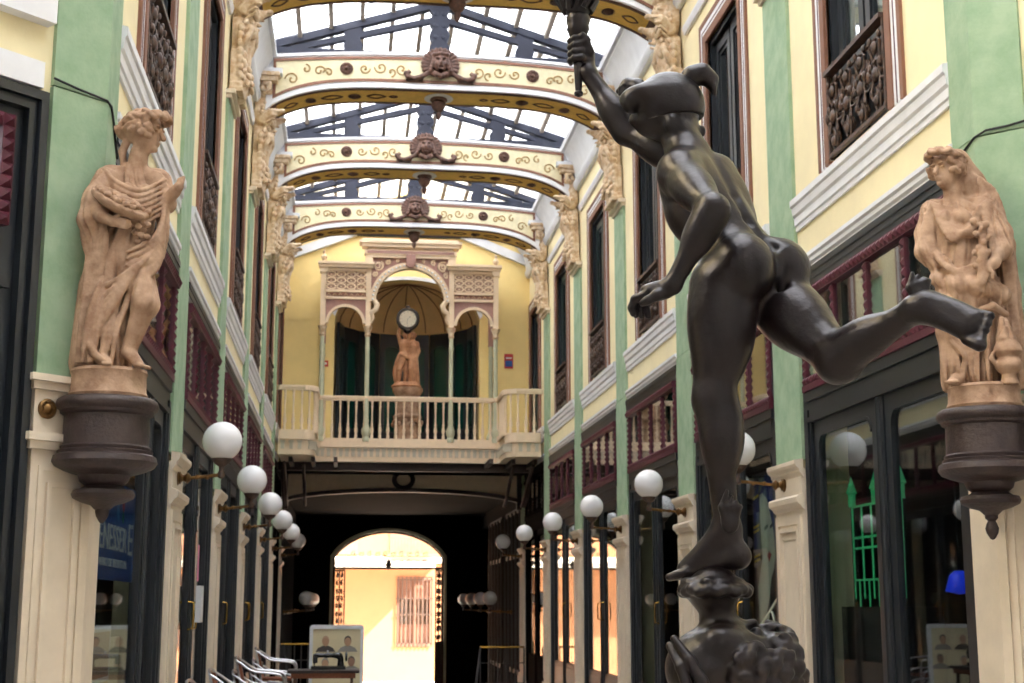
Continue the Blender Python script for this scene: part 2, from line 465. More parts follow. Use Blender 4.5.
# ---------------------------------------------------------------- windows of the upper floor (frame, shutters, panes) and their iron railings
wn = 0
def upper_window(s, c, k, shut):
    global wn; wn += 1
    o = MB(); a, b = c-.60, c+.60; z0, z1 = 3.285, 5.72
    def rect(g): return [(a-g, z0), (b+g, z0), (b+g, z1+g), (a-g, z1+g)]
    # outer brown fillet, white band, inner brown lining
    root = MB(); root.strip([(a-.26,z0),(a-.26,z1+.26),(b+.26,z1+.26),(b+.26,z0)], [(a-.205,z0),(a-.205,z1+.205),(b+.205,z1+.205),(b+.205,z0)], sfn(s), -.002, .024)
    w = root.build('window_%d' % wn, brown, None, loc=(SX(s,0), c, z0)); tag(w, kind='structure')
    MB().strip([(a-.205,z0),(a-.205,z1+.205),(b+.205,z1+.205),(b+.205,z0)], [(a-.09,z0),(a-.09,z1+.09),(b+.09,z1+.09),(b+.09,z0)], sfn(s), -.002, .018).build('white_band', white, w)
    MB().strip([(a-.15,z0),(a-.15,z1+.15),(b+.15,z1+.15),(b+.15,z0)], [(a-.138,z0),(a-.138,z1+.138),(b+.138,z1+.138),(b+.138,z0)], sfn(s), .015, .022).build('line_fillet', burgundy, w)
    MB().strip([(a-.09,z0),(a-.09,z1+.09),(b+.09,z1+.09),(b+.09,z0)], [(a,z0),(a,z1),(b,z1),(b,z0)], sfn(s), -.02, .03).build('window_frame', brown, w)
    MB().strip([(a,z0),(a,z1),(b,z1),(b,z0)], [(a+.05,z0),(a+.05,z1-.05),(b-.05,z1-.05),(b-.05,z0)], sfn(s), -.34, -.02).build('reveal', black, w)
    for q in (-1, 1):
        y0, y1 = (c-.55, c-.02) if q < 0 else (c+.02, c+.55)
        lf = MB(); lf.ring([(y0,z0),(y1,z0),(y1,z1-.05),(y0,z1-.05)], [(y0+.09,z0+.75),(y1-.09,z0+.75),(y1-.09,z1-.16),(y0+.09,z1-.16)], sfn(s), -.12, -.07)
        lf.add([], [])
        lo = lf.build('sash', dgreen if shut else black, w)
        MB().ring([(y0+.09,z0+.75),(y1-.09,z0+.75),(y1-.09,z1-.16),(y0+.09,z1-.16)], [(y0+.12,z0+.79),(y1-.12,z0+.79),(y1-.12,z1-.2),(y0+.12,z1-.2)], sfn(s), -.115, -.09).build('sash_bead', black, lo)
        pz = MB(); sb(pz, s, -.105, -.10, y0+.08, y1-.08, z0+.74, z1-.15); pz.build('pane', shopglass, lo)
        bk = MB(); sb(bk, s, -.105, -.09, y0+.08, y1-.08, z0+.08, z0+.72); bk.build('lower_panel', black, lo)
        if k != 0 or s == 0:
            sh = MB(); sb(sh, s, -.30, -.27, y0+.02, y1-.02, z0, z1-.05); sh.build('inner_shutter', dgreen if shut else black, w)
        else:
            sh = MB()
            n = 24; 
            pts = [(y0+.03+(y1-y0-.06)*i/n, .012*math.sin(i*1.7)) for i in range(n+1)]
            vs = [(SX(s,-.135+d), y, z0) for y, d in pts] + [(SX(s,-.135+d), y, z1-.05) for y, d in pts]
            sh.add(vs, [(i,i+1,n+2+i,n+1+i) for i in range(n)]); sh.build('curtain', whitecloth, w, smooth=True)
    return w
whitecloth = mat('grey_curtain', (176,176,172), .8, var=.1, vscale=12)

def scroll(cx, cz, r, a0, turns, sgn, n=22):
    return [(cx+math.cos(a0+sgn*2*PI*turns*i/n)*r*(1-.78*i/n), cz+math.sin(a0+sgn*2*PI*turns*i/n)*r*(1-.78*i/n)) for i in range(n+1)]
def railing(s, c, label):
    t = thing('balcony_railing', label, 'railing', (SX(s,0), c, 3.29), 'iron railings in the upper windows')
    a, b = c-.58, c+.58; z0, z1 = 3.33, 3.98; v = .02
    mb = MB(); mb.bar((SX(s,v),a,z1), (SX(s,v),b,z1), .075, .035); mb.build('handrail', iron, t)
    mb = MB(); mb.bar((SX(s,v),a,z1-.11), (SX(s,v),b,z1-.11), .02, .02); mb.bar((SX(s,v),a,z0), (SX(s,v),b,z0), .03, .03)
    for y in (a+.01, b-.01): mb.bar((SX(s,v),y,z0-.03), (SX(s,v),y,z1), .025, .025)
    mb.build('rail_bars', iron, t)
    mb = MB(); n = 4; w = (b-a)/n
    for i in range(n):
        m = a+w*(i+.5); h = (z1-.11-z0)
        for sg in (-1, 1):
            for (oc, oz, r, a0, tr) in ((.05,.12,.075,PI*.5,1.2), (.05,.40,.085,-PI*.5,1.25), (.10,.26,.05,0,1.1)):
                pts = scroll(m+sg*oc, z0+oz, r, a0, tr, sg)
                mb.tube([(SX(s, v+.012*math.sin(j*.5)), p, q) for j, (p, q) in enumerate(pts)], .0105, 5)
            mb.tube([(SX(s,v),m+sg*.02,z0),(SX(s,v+.02),m+sg*.09,z0+h*.3),(SX(s,v),m+sg*.03,z0+h*.6),(SX(s,v+.02),m+sg*.1,z0+h*.9),(SX(s,v),m+sg*.02,z0+h)], .012, 5)
        for zz, rr in ((.08,.034),(.27,.045),(.47,.036)):
            mb.sphere((SX(s,v+.02), m, z0+zz), rr, 8, 6, (.6,1,1.25))
            for sg in (-1,1): mb.sphere((SX(s,v+.02), m+sg*.085, z0+zz+.07), rr*.6, 7, 5, (.7,1,1.4))
        mb.sphere((SX(s,v+.01), m+w/2, z0+.30), .03, 8, 6, (.7,1,1.6))
    mb.build('scrollwork', iron, t, auto=50)
    return t
POSN = ['nearest the corner statue', 'second from the corner statue', 'third from the corner statue', 'fourth from the corner statue', 'fifth, close to the end balcony']
for s in (0, 1):
    for k in range(6):
        upper_window(s, BC[k]-.04, k, shut=(k >= 3))
        if k < 5:
            railing(s, BC[k]-.04, 'iron scroll railing of the %s upper windows, %s' % (SN[s], POSN[k]))

# ---------------------------------------------------------------- shopfronts
def studs(mb, s, p0, p1, w, v, n=None):
    """row of faceted studs between two (y,z) points"""
    L = math.hypot(p1[0]-p0[0], p1[1]-p0[1]); n = n or max(1, int(L/.075)); d = ((p1[0]-p0[0])/n, (p1[1]-p0[1])/n)
    u = Vector((0, d[0], d[1])).normalized(); nx = Vector((1 if s == 0 else -1, 0, 0)); t = nx.cross(u)
    for i in range(n):
        c = (SX(s,v), p0[0]+d[0]*(i+.5), p0[1]+d[1]*(i+.5))
        mb.pyramid(c, u, t, nx, L/n*.48, w*.48, .022)
SHOPN = ['next to the corner statue', 'second from the corner statue', 'third from the corner statue', 'fourth from the corner statue', 'fifth, just before the end balcony', 'first one under the end balcony', 'second one under the end balcony', 'last one before the street gate']
def shopfront(s, k, dark=False):
    c = BC[k]; a, b = c-HB, c+HB
    if k == 0: a = (7.84, 7.85)[s]
    t = thing('shopfront', 'black and burgundy shopfront, %s wall, %s' % (SN[s], SHOPN[k]), 'shopfront', (SX(s,0), c, -1.7), 'shopfronts of the %s wall' % SN[s])
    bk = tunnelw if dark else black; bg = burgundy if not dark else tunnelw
    mb = MB()
    for y0, y1 in ((a, a+.17), (b-.17, b)):
        sb(mb, s, -.10, .01, y0, y1, -1.7, 2.50); m = (y0+y1)/2
        sb(mb, s, .01, .025, m-.045, m+.045, -1.5, 1.5)
    sb(mb, s, -.05, .03, a, b, 2.44, 2.50); sb(mb, s, -.05, .036, a, b, 2.50, 2.55); sb(mb, s, -.05, .044, a, b, 2.55, 2.598)
    mb.build('surround', bk, t)
    mb = MB(); sb(mb, s, -.08, .015, a+.17, b-.17, 1.40, 1.62); sb(mb, s, .01, .035, a+.1, b-.1, 1.56, 1.64); sb(mb, s, .01, .025, a+.1, b-.1, 1.40, 1.44)
    mb.build('transom_beam', bk, t)
    # burgundy studded lights
    ia, ib = a+.10, b-.10; z0, z1 = 1.66, 2.44
    mb = MB(); sb(mb, s, .0, .05, ia, ib, z0-.02, z0+.03); sb(mb, s, .0, .04, ia, ib, z0+.03, z0+.09); sb(mb, s, .0, .06, ia, ib, z1-.08, z1)
    ms = [ia+.035, ib-.035] + [ia+.035+(ib-ia-.07)*q/4 for q in (1,2,3)]
    for m in ms: sb(mb, s, .0, .035, m-.026, m+.026, z0+.05, z1-.05)
    studs(mb, s, (ia,z1-.04), (ib,z1-.04), .07, .06); studs(mb, s, (ia,z0+.06), (ib,z0+.06), .06, .04)
    for m in ms: studs(mb, s, (m,z0+.09), (m,z1-.08), .055, .035, 9)
    mb.build('studded_frame', bg, t)
    mb = MB(); sb(mb, s, .015, .02, ia, ib, z0, z1); mb.build('transom_glass', transomglass, t)
    # two glazed leaves
    mid = c + (.0 if k else (.50, -.14)[s])
    mb = MB(); sb(mb, s, -.08, .0, mid-.075, mid+.075, -1.7, 1.42); mb.tube([(SX(s,-.005),mid,-1.68),(SX(s,-.005),mid,1.40)], .03, 8)
    mb.build('mullion', bk, t)
    for q in (0, 1):
        y0, y1 = (a+.17, mid-.075) if q == 0 else (mid+.075, b-.17)
        d = .10
        def outline(g):
            r = .10; pts = [(y0+g, -.95+g*0), (y1-g, -.95+g*0)]
            for (cy, a0) in ((y1-g, 0), (y0+g, 1)):
                for i in range(5):
                    an = PI/2*i/4
                    if a0 == 0: pts.append((cy-r*math.sin(an)*1.0, 1.40-g-r+r*(1-math.cos(an))*1.0)) if False else pts.append((cy-r+r*math.cos(an), 1.40-g-r+r*math.sin(an)))
                    else: pts.append((cy+r-r*math.sin(an), 1.40-g-r+r*math.cos(an)))
            return pts
        n = len(outline(d)); oo = [(y0,-1.70),(y1,-1.70)] + [(y1,1.40)]*5 + [(y0,1.40)]*5
        mb = MB(); mb.ring(oo, outline(d), sfn(s), -.06, -.012); sb(mb, s, -.04, .0, y0+d*.9, y1-d*.9, -1.5, -1.02)
        leaf = mb.build('door_leaf', bk, t)
        MB().strip(outline(d), outline(d+.018), sfn(s), -.03, -.004).build('glazing_bead', bk, leaf)
        mb = MB(); sb(mb, s, -.034, -.030, y0+d*.8, y1-d*.8, -.96, 1.36); mb.build('pane', shopglass, leaf)
        hy = mid + (-.125 if q == 0 else .125)
        if not dark and k and (q == 0 or k % 2):
            mb = MB(); mb.tube([(SX(s,-.012),hy,-.22),(SX(s,.035),hy,-.21),(SX(s,.04),hy,-.1),(SX(s,.035),hy,.01),(SX(s,-.012),hy,.02)], .009, 8)
            mb.build('handle', gold, leaf, auto=60)
    return t
for s in (0, 1):
    for k in range(5): shopfront(s, k)
# dark rooms behind the shop windows and the upper windows
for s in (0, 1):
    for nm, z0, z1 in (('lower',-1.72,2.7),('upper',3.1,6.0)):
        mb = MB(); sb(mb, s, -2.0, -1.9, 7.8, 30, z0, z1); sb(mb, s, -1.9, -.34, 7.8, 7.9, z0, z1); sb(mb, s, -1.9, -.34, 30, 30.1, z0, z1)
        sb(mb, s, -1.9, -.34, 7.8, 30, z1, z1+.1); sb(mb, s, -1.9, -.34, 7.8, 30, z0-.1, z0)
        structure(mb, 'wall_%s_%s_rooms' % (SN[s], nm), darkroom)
# ---------------------------------------------------------------- pilasters with stucco capitals and globe lamps
def capital_sdf():
    """winged caryatid bracket; x = out of the wall, y = along it, z up (0 at its foot, 1.6 high)"""
    S = SDF((-.04,-.34,-.05), (.50,.34,1.62), .0085)
    S.box((.06,0,.03), (.09,.29,.03), None, .01); S.box((.05,0,.09), (.075,.26,.03), None, .01)
    for i in range(9):                                        # row of little brackets
        S.cone((.12,-.22+i*.055,.02),(.10,-.22+i*.055,.24), .016, .012, .008)
    S.cone((.03,0,.1),(.06,0,.8), .15, .17, .03); S.box((.05,0,.3), (.06,.24,.2), None, .02)
    for q in (-1, 1):                                         # hanging leaves and volutes
        for i in range(7):
            z = .18+i*.09; S.ell((.13,.14*q+.03*math.sin(i*2),z), (.045,.05,.06), None, .012)
            S.ell((.10,.22*q,z+.03), (.04,.035,.05), None, .012)
        S.path([(.10,.2*q,.5),(.17,.24*q,.62),(.22,.22*q,.72),(.2,.17*q,.78),(.15,.19*q,.74)], [.03,.035,.035,.03,.025], .01)
        # wings
        S.path([(.12,.13*q,.98),(.24,.19*q,1.06),(.36,.19*q,1.10)], [.075,.065,.03], .02)
        S.ell((.38,.18*q,1.10), (.035,.04,.03), None, .02)
        for j in range(4): S.path([(.13,.17*q,1.04-.06*j),(.25,.245*q,1.08-.055*j),(.34-.03*j,.235*q,1.08-.06*j)], [.014,.014,.010], .012)
        S.path([(.14,.12*q,1.08),(.22,.17*q,.98),(.26,.08*q,.90)], [.035,.03,.024], .012)   # arms
    S.cone((.12,0,.62),(.15,0,.95), .11, .10, .04); S.ell((.17,0,1.02), (.10,.15,.10), None, .04)   # torso
    for q in (-1,1): S.ell((.245,.055*q,1.0), (.04,.04,.04), None, .02)
    for i in range(6): S.ell((.22,-.10+.04*i,.80-.03*abs(i-2.5)), (.05,.03,.07), None, .012)
    S.cone((.17,0,1.1),(.19,0,1.2), .045, .04, .02); S.ell((.21,0,1.25), (.07,.06,.085), None, .02)  # head
    S.cone((.275,0,1.25),(.283,0,1.23), .014, .016, .01); S.ell((.265,0,1.205), (.015,.025,.01), None, .008)
    for q in (-1,1): S.ell((.268,.025*q,1.262), (.014,.014,.01), None, .006, sub=True)
    for i in range(14):
        a = PI*i/13; S.ell((.19+.01*math.sin(i*3), math.cos(a)*.075, 1.26+math.sin(a)*.08), (.045,.024,.024), None, .008)
    S.cone((.06,0,1.1),(.08,0,1.5), .15, .14, .03)
    for i in range(70):
        z = .1+1.2*((i*23)%70)/70; a = -1.2+2.4*((i*31)%67)/67; R = .14+.03*math.sin(z*9)
        S.ell((.05+math.cos(a)*R, math.sin(a)*(R+.05), z), (.028,.03,.045), (Vector((math.cos(a),math.sin(a),.4)),Vector((-math.sin(a),math.cos(a),.3*math.sin(i))),Vector((-.3,0,1))), .006)
    S.path([(.10,-.2,1.4),(.2,-.1,1.38),(.24,0,1.36),(.2,.1,1.38),(.10,.2,1.4)], .045, .02)
    for q in (-1,1): S.path([(.14,.2*q,1.34),(.2,.25*q,1.38),(.2,.25*q,1.45),(.13,.22*q,1.46)], .03, .01)
    S.box((.13,0,1.52), (.17,.27,.03), None, .01); S.box((.14,0,1.585), (.19,.30,.03), None, .01)
    S.F[S.ax[0] < .0, :, :] = .05
    return S.mesh()
capV, capQ = capital_sdf()
def put(V, Q, s, y, z, v0=0):
    W = V.copy(); W[:,0] = [SX(s, v0)] if False else (SX(s, 0)+(V[:,0]+v0)*(1 if s == 0 else -1)); W[:,1] = V[:,1]+y; W[:,2] = V[:,2]+z
    return W, (Q if s == 0 else Q[:, ::-1])

PN = ['nearest to the corner statue', 'second from the corner statue', 'third from the corner statue', 'fourth from the corner statue', 'fifth, beside the balcony', 'just under the end balcony']
def panel_frame(mb, s, y0, y1, z0, z1, v, g, d):
    mb.ring([(y0,z0),(y1,z0),(y1,z1),(y0,z1)], [(y0+g,z0+g),(y1-g,z0+g),(y1-g,z1-g),(y0+g,z1-g)], sfn(s), v, v+d)
def pilaster(s, k):
    y = PP[k]; t = thing('pilaster', 'cream and green pilaster, %s wall, %s' % (SN[s], PN[k]), 'pilaster', (SX(s,0), y, -1.7), 'pilasters of the %s wall' % SN[s])
    mb = MB(); w = .35
    sb(mb, s, 0, .10, y-w-.02, y+w+.02, -1.7, -1.42); sb(mb, s, 0, .08, y-w-.01, y+w+.01, -1.42, -1.36)
    sb(mb, s, 0, .05, y-w, y+w, -1.36, 1.06)
    panel_frame(mb, s, y-w+.02, y+w-.02, -1.30, .70, .048, .075, .015); panel_frame(mb, s, y-w+.10, y+w-.10, -1.2, .60, .048, .03, .022)
    panel_frame(mb, s, y-w+.155, y+w-.155, -1.13, .53, .048, .02, .010)
    prof = [(.04,.73),(.065,.75),(.07,.765),(.10,.79),(.105,.83),(.09,.845),(.04,.86)]
    for g, h, pr in ((0,0,prof), (0,.27,[(.04,.71),(.06,.74),(.075,.76),(.075,.775),(.10,.80),(.11,.82),(.11,.85),(.04,.86)])):
        pr = [(p, q+h) for p, q in pr]
        mb.prism(pr, lambda p, q, u: (SX(s,p), u, q), y-w-.03, y+w+.03)
    mb.build('pedestal_shaft', cream, t)
    mb = MB()
    w2 = .345
    sb(mb, s, 0, .035, y-w2, y+w2, 1.13, 2.66); sb(mb, s, 0, .03, y-w2+.02, y+w2-.02, 2.67, 5.26)
    mb.build('green_shaft', green, t)
    if k < 5:
        mb = MB(); sb(mb, s, 0, .06, y-.35, y+.35, 5.24, 5.28); sb(mb, s, 0, .10, y-.38, y+.38, 5.28, 5.33); mb.build('shaft_cap', cream, t)
        W, Q = put(capV, capQ, s, y, 5.33, .02)
        o = mesh_obj('winged_capital', W, Q, capm, t, smooth=True)
        mb = MB(); sb(mb, s, 0, .38, y-.27, y+.27, 6.93, 7.0); mb.build('abacus', greyw, t)
    return t
for s in (0, 1):
    for k in range(6): pilaster(s, k)

def lamp(s, y, label, v=.38, zg=1.25, group='globe lamps along the arcade'):
    dz = zg-1.25
    v += .06*s if v == .38 else 0; x = SX(s, v); sg = 1 if s == 0 else -1
    t = thing('wall_lamp', label, 'lamp', (SX(s,.1), y, .96+dz), group)
    MB().lathe([(.0,0),(.055,0),(.06,.008),(.045,.018),(.05,.026),(.03,.036),(.022,.05),(.035,.07),(.045,.08),(.035,.09),(.02,.105),(.0,.11)], (SX(s,.045), y, .96+dz), 18, (sg,0,0)).build('wall_rose', brass, t, auto=40)
    mb = MB(); mb.tube([(SX(s,.06),y,.96+dz),(SX(s,.14),y,.96+dz),(x-sg*.03,y,.985+dz),(x,y,1.0+dz)], [.017,.013,.015,.02], 10)
    for q in (.35, .62): mb.sphere((SX(s,.10+(v-.1)*q), y, .97+dz), .02, 10, 8)
    mb.build('arm', brass, t, auto=60)
    MB().lathe([(.012,.96),(.028,.97),(.03,1.0),(.018,1.02),(.02,1.05),(.055,1.075),(.075,1.10),(.078,1.115),(.0,1.115)], (x, y, dz), 18).build('globe_holder', iron, t, auto=50)
    MB().sphere((x, y, zg), .153, 32, 20).build('globe', opal, t, smooth=True)
    return t
for s in (0, 1):
    for k in range(6):
        nm = ['first', 'second', 'third', 'fourth', 'fifth', 'sixth'][k]
        lamp(s, PP[k]+(.1 if s and not k else 0), 'white glass globe lamp on brass arm, %s along the %s wall' % (['nearest', 'second', 'third', 'fourth', 'fifth', 'farthest and darkest'][k], SN[s]))
# ---------------------------------------------------------------- arches across the arcade, trusses, glass roof
HS = 2.32
def abot(u): return 6.45+.38*max(0, 1-abs(u)**4.2)**.85
def lathe_at(prof, c, axis, seg=16): return MB().lathe(prof, c, seg, axis)
def arch_xy(n=40): return [-1+2*i/n for i in range(n+1)]
def spiral2(cx, cz, r, a0, turns, sgn, n=18): return scroll(cx, cz, r, a0, turns, sgn, n)

def mascaron_mesh():
    """bearded head in a radiating shell, facing -y; origin at its middle"""
    S = SDF((-.42,-.20,-.22), (.42,.03,.26), .0075)
    for i in range(17):
        a = PI*(-.12+1.24*i/16); S.cone((math.cos(a)*.07,-.01,.03+math.sin(a)*.07), (math.cos(a)*.19,-.02,.03+math.sin(a)*.18), .016, .022, .01)
    S.ell((0,-.05,.03), (.085,.08,.11), None, .02); S.ell((0,-.10,.0), (.05,.045,.07), None, .02)
    S.cone((0,-.135,.045),(0,-.155,.01), .012, .018, .01); S.ell((0,-.135,-.035), (.03,.02,.012), None, .006, sub=True)
    S.ell((0,-.14,-.055), (.03,.016,.012), None, .008)
    for q in (-1,1):
        S.ell((.033*q,-.125,.05), (.018,.014,.012), None, .006, sub=True); S.ell((.04*q,-.115,.015), (.024,.02,.022), None, .01)
        S.ell((.035*q,-.12,.075), (.025,.014,.01), None, .008)
        for i in range(6): S.ell((q*(.05+.012*i),-.07,.12-.035*i), (.028,.03,.026), None, .008)
        S.path([(.03*q,-.05,-.10),(.12*q,-.05,-.07),(.2*q,-.05,-.12),(.28*q,-.05,-.145),(.35*q,-.05,-.13),(.37*q,-.05,-.09),(.335*q,-.05,-.075)], [.03,.028,.026,.024,.026,.026,.02], .012)
        S.cone((.2*q,-.03,-.15),(.36*q,-.03,-.155), .02, .016, .01)
    for i in range(8): S.ell(((i-3.5)*.022,-.085,.135-.004*abs(i-3.5)), (.02,.035,.024), None, .008)
    for i in range(5): S.ell(((i-2)*.03,-.09,-.10-.012*(2-abs(i-2))), (.022,.03,.035), None, .01)
    return S.mesh()
masV, masQ = mascaron_mesh()
def rosette(mb, c, axis, r):
    ax = Vector(axis); mb.lathe([(r,0),(r*1.05,.012),(r*.85,.022),(r*.7,.012),(r*.62,.03),(r*.4,.02),(r*.3,.045),(.0,.055)], c, 16, axis)
    u = ax.orthogonal().normalized(); w = ax.cross(u)
    for i in range(8):
        a = i*PI/4; p = Vector(c)+ax*.018+(u*math.cos(a)+w*math.sin(a))*r*.72; mb.sphere(p, r*.16, 6, 5)

def ceiling_arch(Yk, label):
    yf, yb = Yk-.15, Yk+.43; t = thing('ceiling_arch', label, 'arch', (XC, Yk, 6.46), 'painted arches across the arcade ceiling')
    us = arch_xy(48); X = [XC+u*HS for u in us]
    def pr(p, q, y): return (p, y, q)
    top = lambda u: 7.34-.12*u*u
    mb = MB(); mb.strip([(x, abot(u)) for x, u in zip(X, us)], [(x, top(u)) for x, u in zip(X, us)], pr, yf, yb)
    mb.box(XL+.02, XC-HS, yf+.02, yb-.02, 6.96, 7.22); mb.box(XC+HS, XR-.02, yf+.02, yb-.02, 6.96, 7.22)
    mb.build('arch_beam', white, t, auto=30)
    # moulded rib above the soffit
    mb = MB(); mb.strip([(x, abot(u)+.002) for x, u in zip(X, us)], [(x, abot(u)+.05) for x, u in zip(X, us)], pr, yf-.03, yf+.01)
    mb.strip([(x, top(u)-.03) for x, u in zip(X, us)], [(x, top(u)+.01) for x, u in zip(X, us)], pr, yf-.025, yf+.01)
    mb.build('edge_rib', white, t, auto=30)
    k = .962; us2 = [u*k for u in us]; X2 = [XC+u*HS for u in us2]
    lo = [(x, abot(u)+.09) for x, u in zip(X2, us2)]; hi = [(x, top(u)-.055) for x, u in zip(X2, us2)]
    fr = .038
    pan = MB().strip(lo, hi, pr, yf-.006, yf+.002).build('front_panel', panelm, t)
    ol = lo + hi[::-1]
    ul = [u*(1-fr/HS/k*1.0) for u in us2]
    il = [(XC+u*HS, abot(u)+.09+fr) for u in ul]; ih = [(XC+u*HS, top(u)-.055-fr) for u in ul]
    MB().ring(ol, il+ih[::-1], pr, yf-.02, yf-.004).build('panel_border', brown, t)
    mb = MB()
    for q in (-1, 1):
        for (xo, zo, r, a0, tr, sg) in ((1.98,.14,.07,0,1.1,1),(1.62,.17,.06,PI,1.0,-1),(1.50,.13,.05,0,1.0,1),(1.02,.17,.055,PI,1.1,1),(.80,.19,.065,0,1.1,-1),(.52,.17,.07,PI,1.15,1),(1.8,.24,.05,PI/2,.8,1),(.66,.12,.05,-PI/2,.8,-1)):
            u = q*xo/HS; b = abot(u)+.10
            pts = scroll(XC+q*xo, b+zo*.9+.02, r*1.35, a0 if q > 0 else PI-a0, tr, sg*q, 16)
            mb.tube([(p, yf-.010, z) for p, z in pts], .0115, 5)
            mb.sphere((pts[-1][0], yf-.010, pts[-1][1]), .018, 8, 6, (1,.5,1))
    mb.build('scroll_ornament', tan, pan, auto=60)
    for q in (-1, 1):
        mb = MB(); rosette(mb, (XC+q*1.26, yf-.006, (abot(.55)+.105+top(.55)-.055)/2), (0,-1,0), .085); mb.build('rosette', mask_m, t, auto=50)
    W = masV*1.25 + (XC, yf-.005, 7.14); mesh_obj('mascaron', W, masQ, mask_m, t, smooth=True)
    # soffit
    us3 = [u*.965 for u in us]; X3 = [XC+u*HS for u in us3]
    def soff(y0, y1, d, uu, name, m, par, dz=0):
        a = [(XC+u*HS, abot(u)-d+dz) for u in uu]; b = [(XC+u*HS, abot(u)+dz) for u in uu]
        return MB().strip(a, b, pr, y0, y1).build(name, m, par, auto=30)
    sp = soff(yf+.04, yb-.04, .006, us3, 'soffit_panel', ochre, t)
    mb = MB()
    for y0, y1 in ((yf+.01, yf+.065), (yb-.065, yb-.01)):
        mb.strip([(XC+u*HS, abot(u)-.012) for u in us3], [(XC+u*HS, abot(u)+.002) for u in us3], pr, y0, y1)
    for q in (-1, 1):
        u0 = q*.975; u1 = q*.94; mb.strip([(XC+u0*HS, abot(u0)-.013),(XC+u1*HS, abot(u1)-.013)], [(XC+u0*HS, abot(u0)+.003),(XC+u1*HS, abot(u1)+.003)], pr, yf+.015, yb-.015)
    mb.build('soffit_border', dbrown, t, auto=30)
    ym = (yf+yb)/2
    mb = MB()
    for q in (-1, 1):
        for xo in (1.75, 1.15):
            z = abot(xo/HS)-.006; mb.lathe([(.085,0),(.09,.01),(.07,.02),(.06,.012),(.045,.03),(.0,.045)], (XC+q*xo, ym, z), 14, (0,0,-1))
        for xo, w in ((2.0,.10),(1.45,.16),(.85,.14),(.62,.06)):
            for sy in (-1, 1):
                pts = [(XC+q*(xo+w*(j/8-.5)*1.8), ym+sy*.07*math.sin(j/8*PI*1.0)*(1 if xo > .7 else .5), abot((xo+w*(j/8-.5)*1.8)/HS)-.010) for j in range(9)]
                mb.tube(pts, .011, 5)
    mb.build('soffit_ornament', dbrown, sp, auto=50)
    zc = abot(0)-.006
    MB().lathe([(.19,0),(.20,.014),(.17,.026),(.13,.018),(.0,.018)], (XC, ym, zc), 24, (0,0,-1)).build('ceiling_rose', greyw, t, auto=40)
    MB().lathe([(.115,0),(.12,.02),(.10,.035),(.075,.03),(.095,.06),(.10,.09),(.085,.13),(.055,.17),(.03,.19),(.035,.21),(.04,.235),(.03,.27),(.012,.30),(.0,.31)], (XC, ym, zc-.016), 20, (0,0,-1)).build('pendant', mask_m, t, auto=40)
    return t
AL = ['nearest painted ochre and ivory arch, cut by the top of the picture', 'second painted ivory arch from the front, full width near the top', 'third painted ivory arch from the front', 'fourth painted ivory arch, closest to the end balcony']
for i, k in enumerate((1,2,3,4)): ceiling_arch(PP[k]+(.24 if k == 1 else .02), AL[i])

def roof_truss(Yk, label):
    t = thing('roof_truss', label, 'roof truss', (XC, Yk, 7.3), 'blue grey roof trusses')
    y = Yk+.12; zr = 8.17; ze = 7.36
    MB().bar((XL+.15,y,7.39), (XR-.15,y,7.39), .12, .085).build('tie_beam', timber, t)
    for q in (-1, 1):
        x0 = XC+q*2.42
        MB().bar((x0,y,ze+.05), (XC,y,zr), .12, .10).build('rafter', timber, t)
        MB().bar((XC+q*2.02,y,7.42), (XC+q*.03,y,zr-.23), .09, .075).build('brace', timber, t)
        # scalloped cast bracket
        xs = XC+q*1.18; zt = zr-(zr-ze)*1.18/2.42
        def scal(cx, w, z0, z1, n):
            L = []; R = []
            for i in range(n*6+1):
                z = z0+(z1-z0)*i/(n*6); m = w*(.62+.38*abs(math.sin(PI*i/6)))
                L.append((cx-m, z)); R.append((cx+m, z))
            return L, R
        L, R = scal(xs, .13, 7.40, zt+.03, 2); MB().strip(L, R, lambda p, q2, u: (p, u, q2), y-.05, y+.05).build('side_post', timber, t)
        mb = MB(); mb.strip([(XC+q*1.75,7.42),(XC+q*1.5,7.42)],[(XC+q*1.75,7.43),(XC+q*1.5,7.60)], lambda p, q2, u: (p, u, q2), y-.03, y+.03)
    L, R = scal(XC, .14, 7.40, zr+.03, 4)
    MB().strip(L, R, lambda p, q2, u: (p, u, q2), y-.06, y+.06).build('king_post', timber, t)
    mb = MB()
    for i in range(4): 
        for q in (-1,1): mb.lathe([(.035,0),(.03,.012),(.0,.016)], (XC+q*.055, y-.06, 7.5+.17*i), 10, (0,-1,0))
    mb.build('cast_boss', timber, t)
    return t
for i, k in enumerate((0,1,2,3,4,5)):
    roof_truss(PP[k] if k < 5 else 28.0, ['blue grey timber roof truss nearest the viewer, above the picture top', 'blue grey timber roof truss over the nearest painted arch', 'blue grey timber roof truss standing on the second painted arch', 'blue grey timber roof truss standing on the third painted arch', 'blue grey timber roof truss standing on the fourth painted arch', 'blue grey timber roof truss against the gable of the end wall'][i])

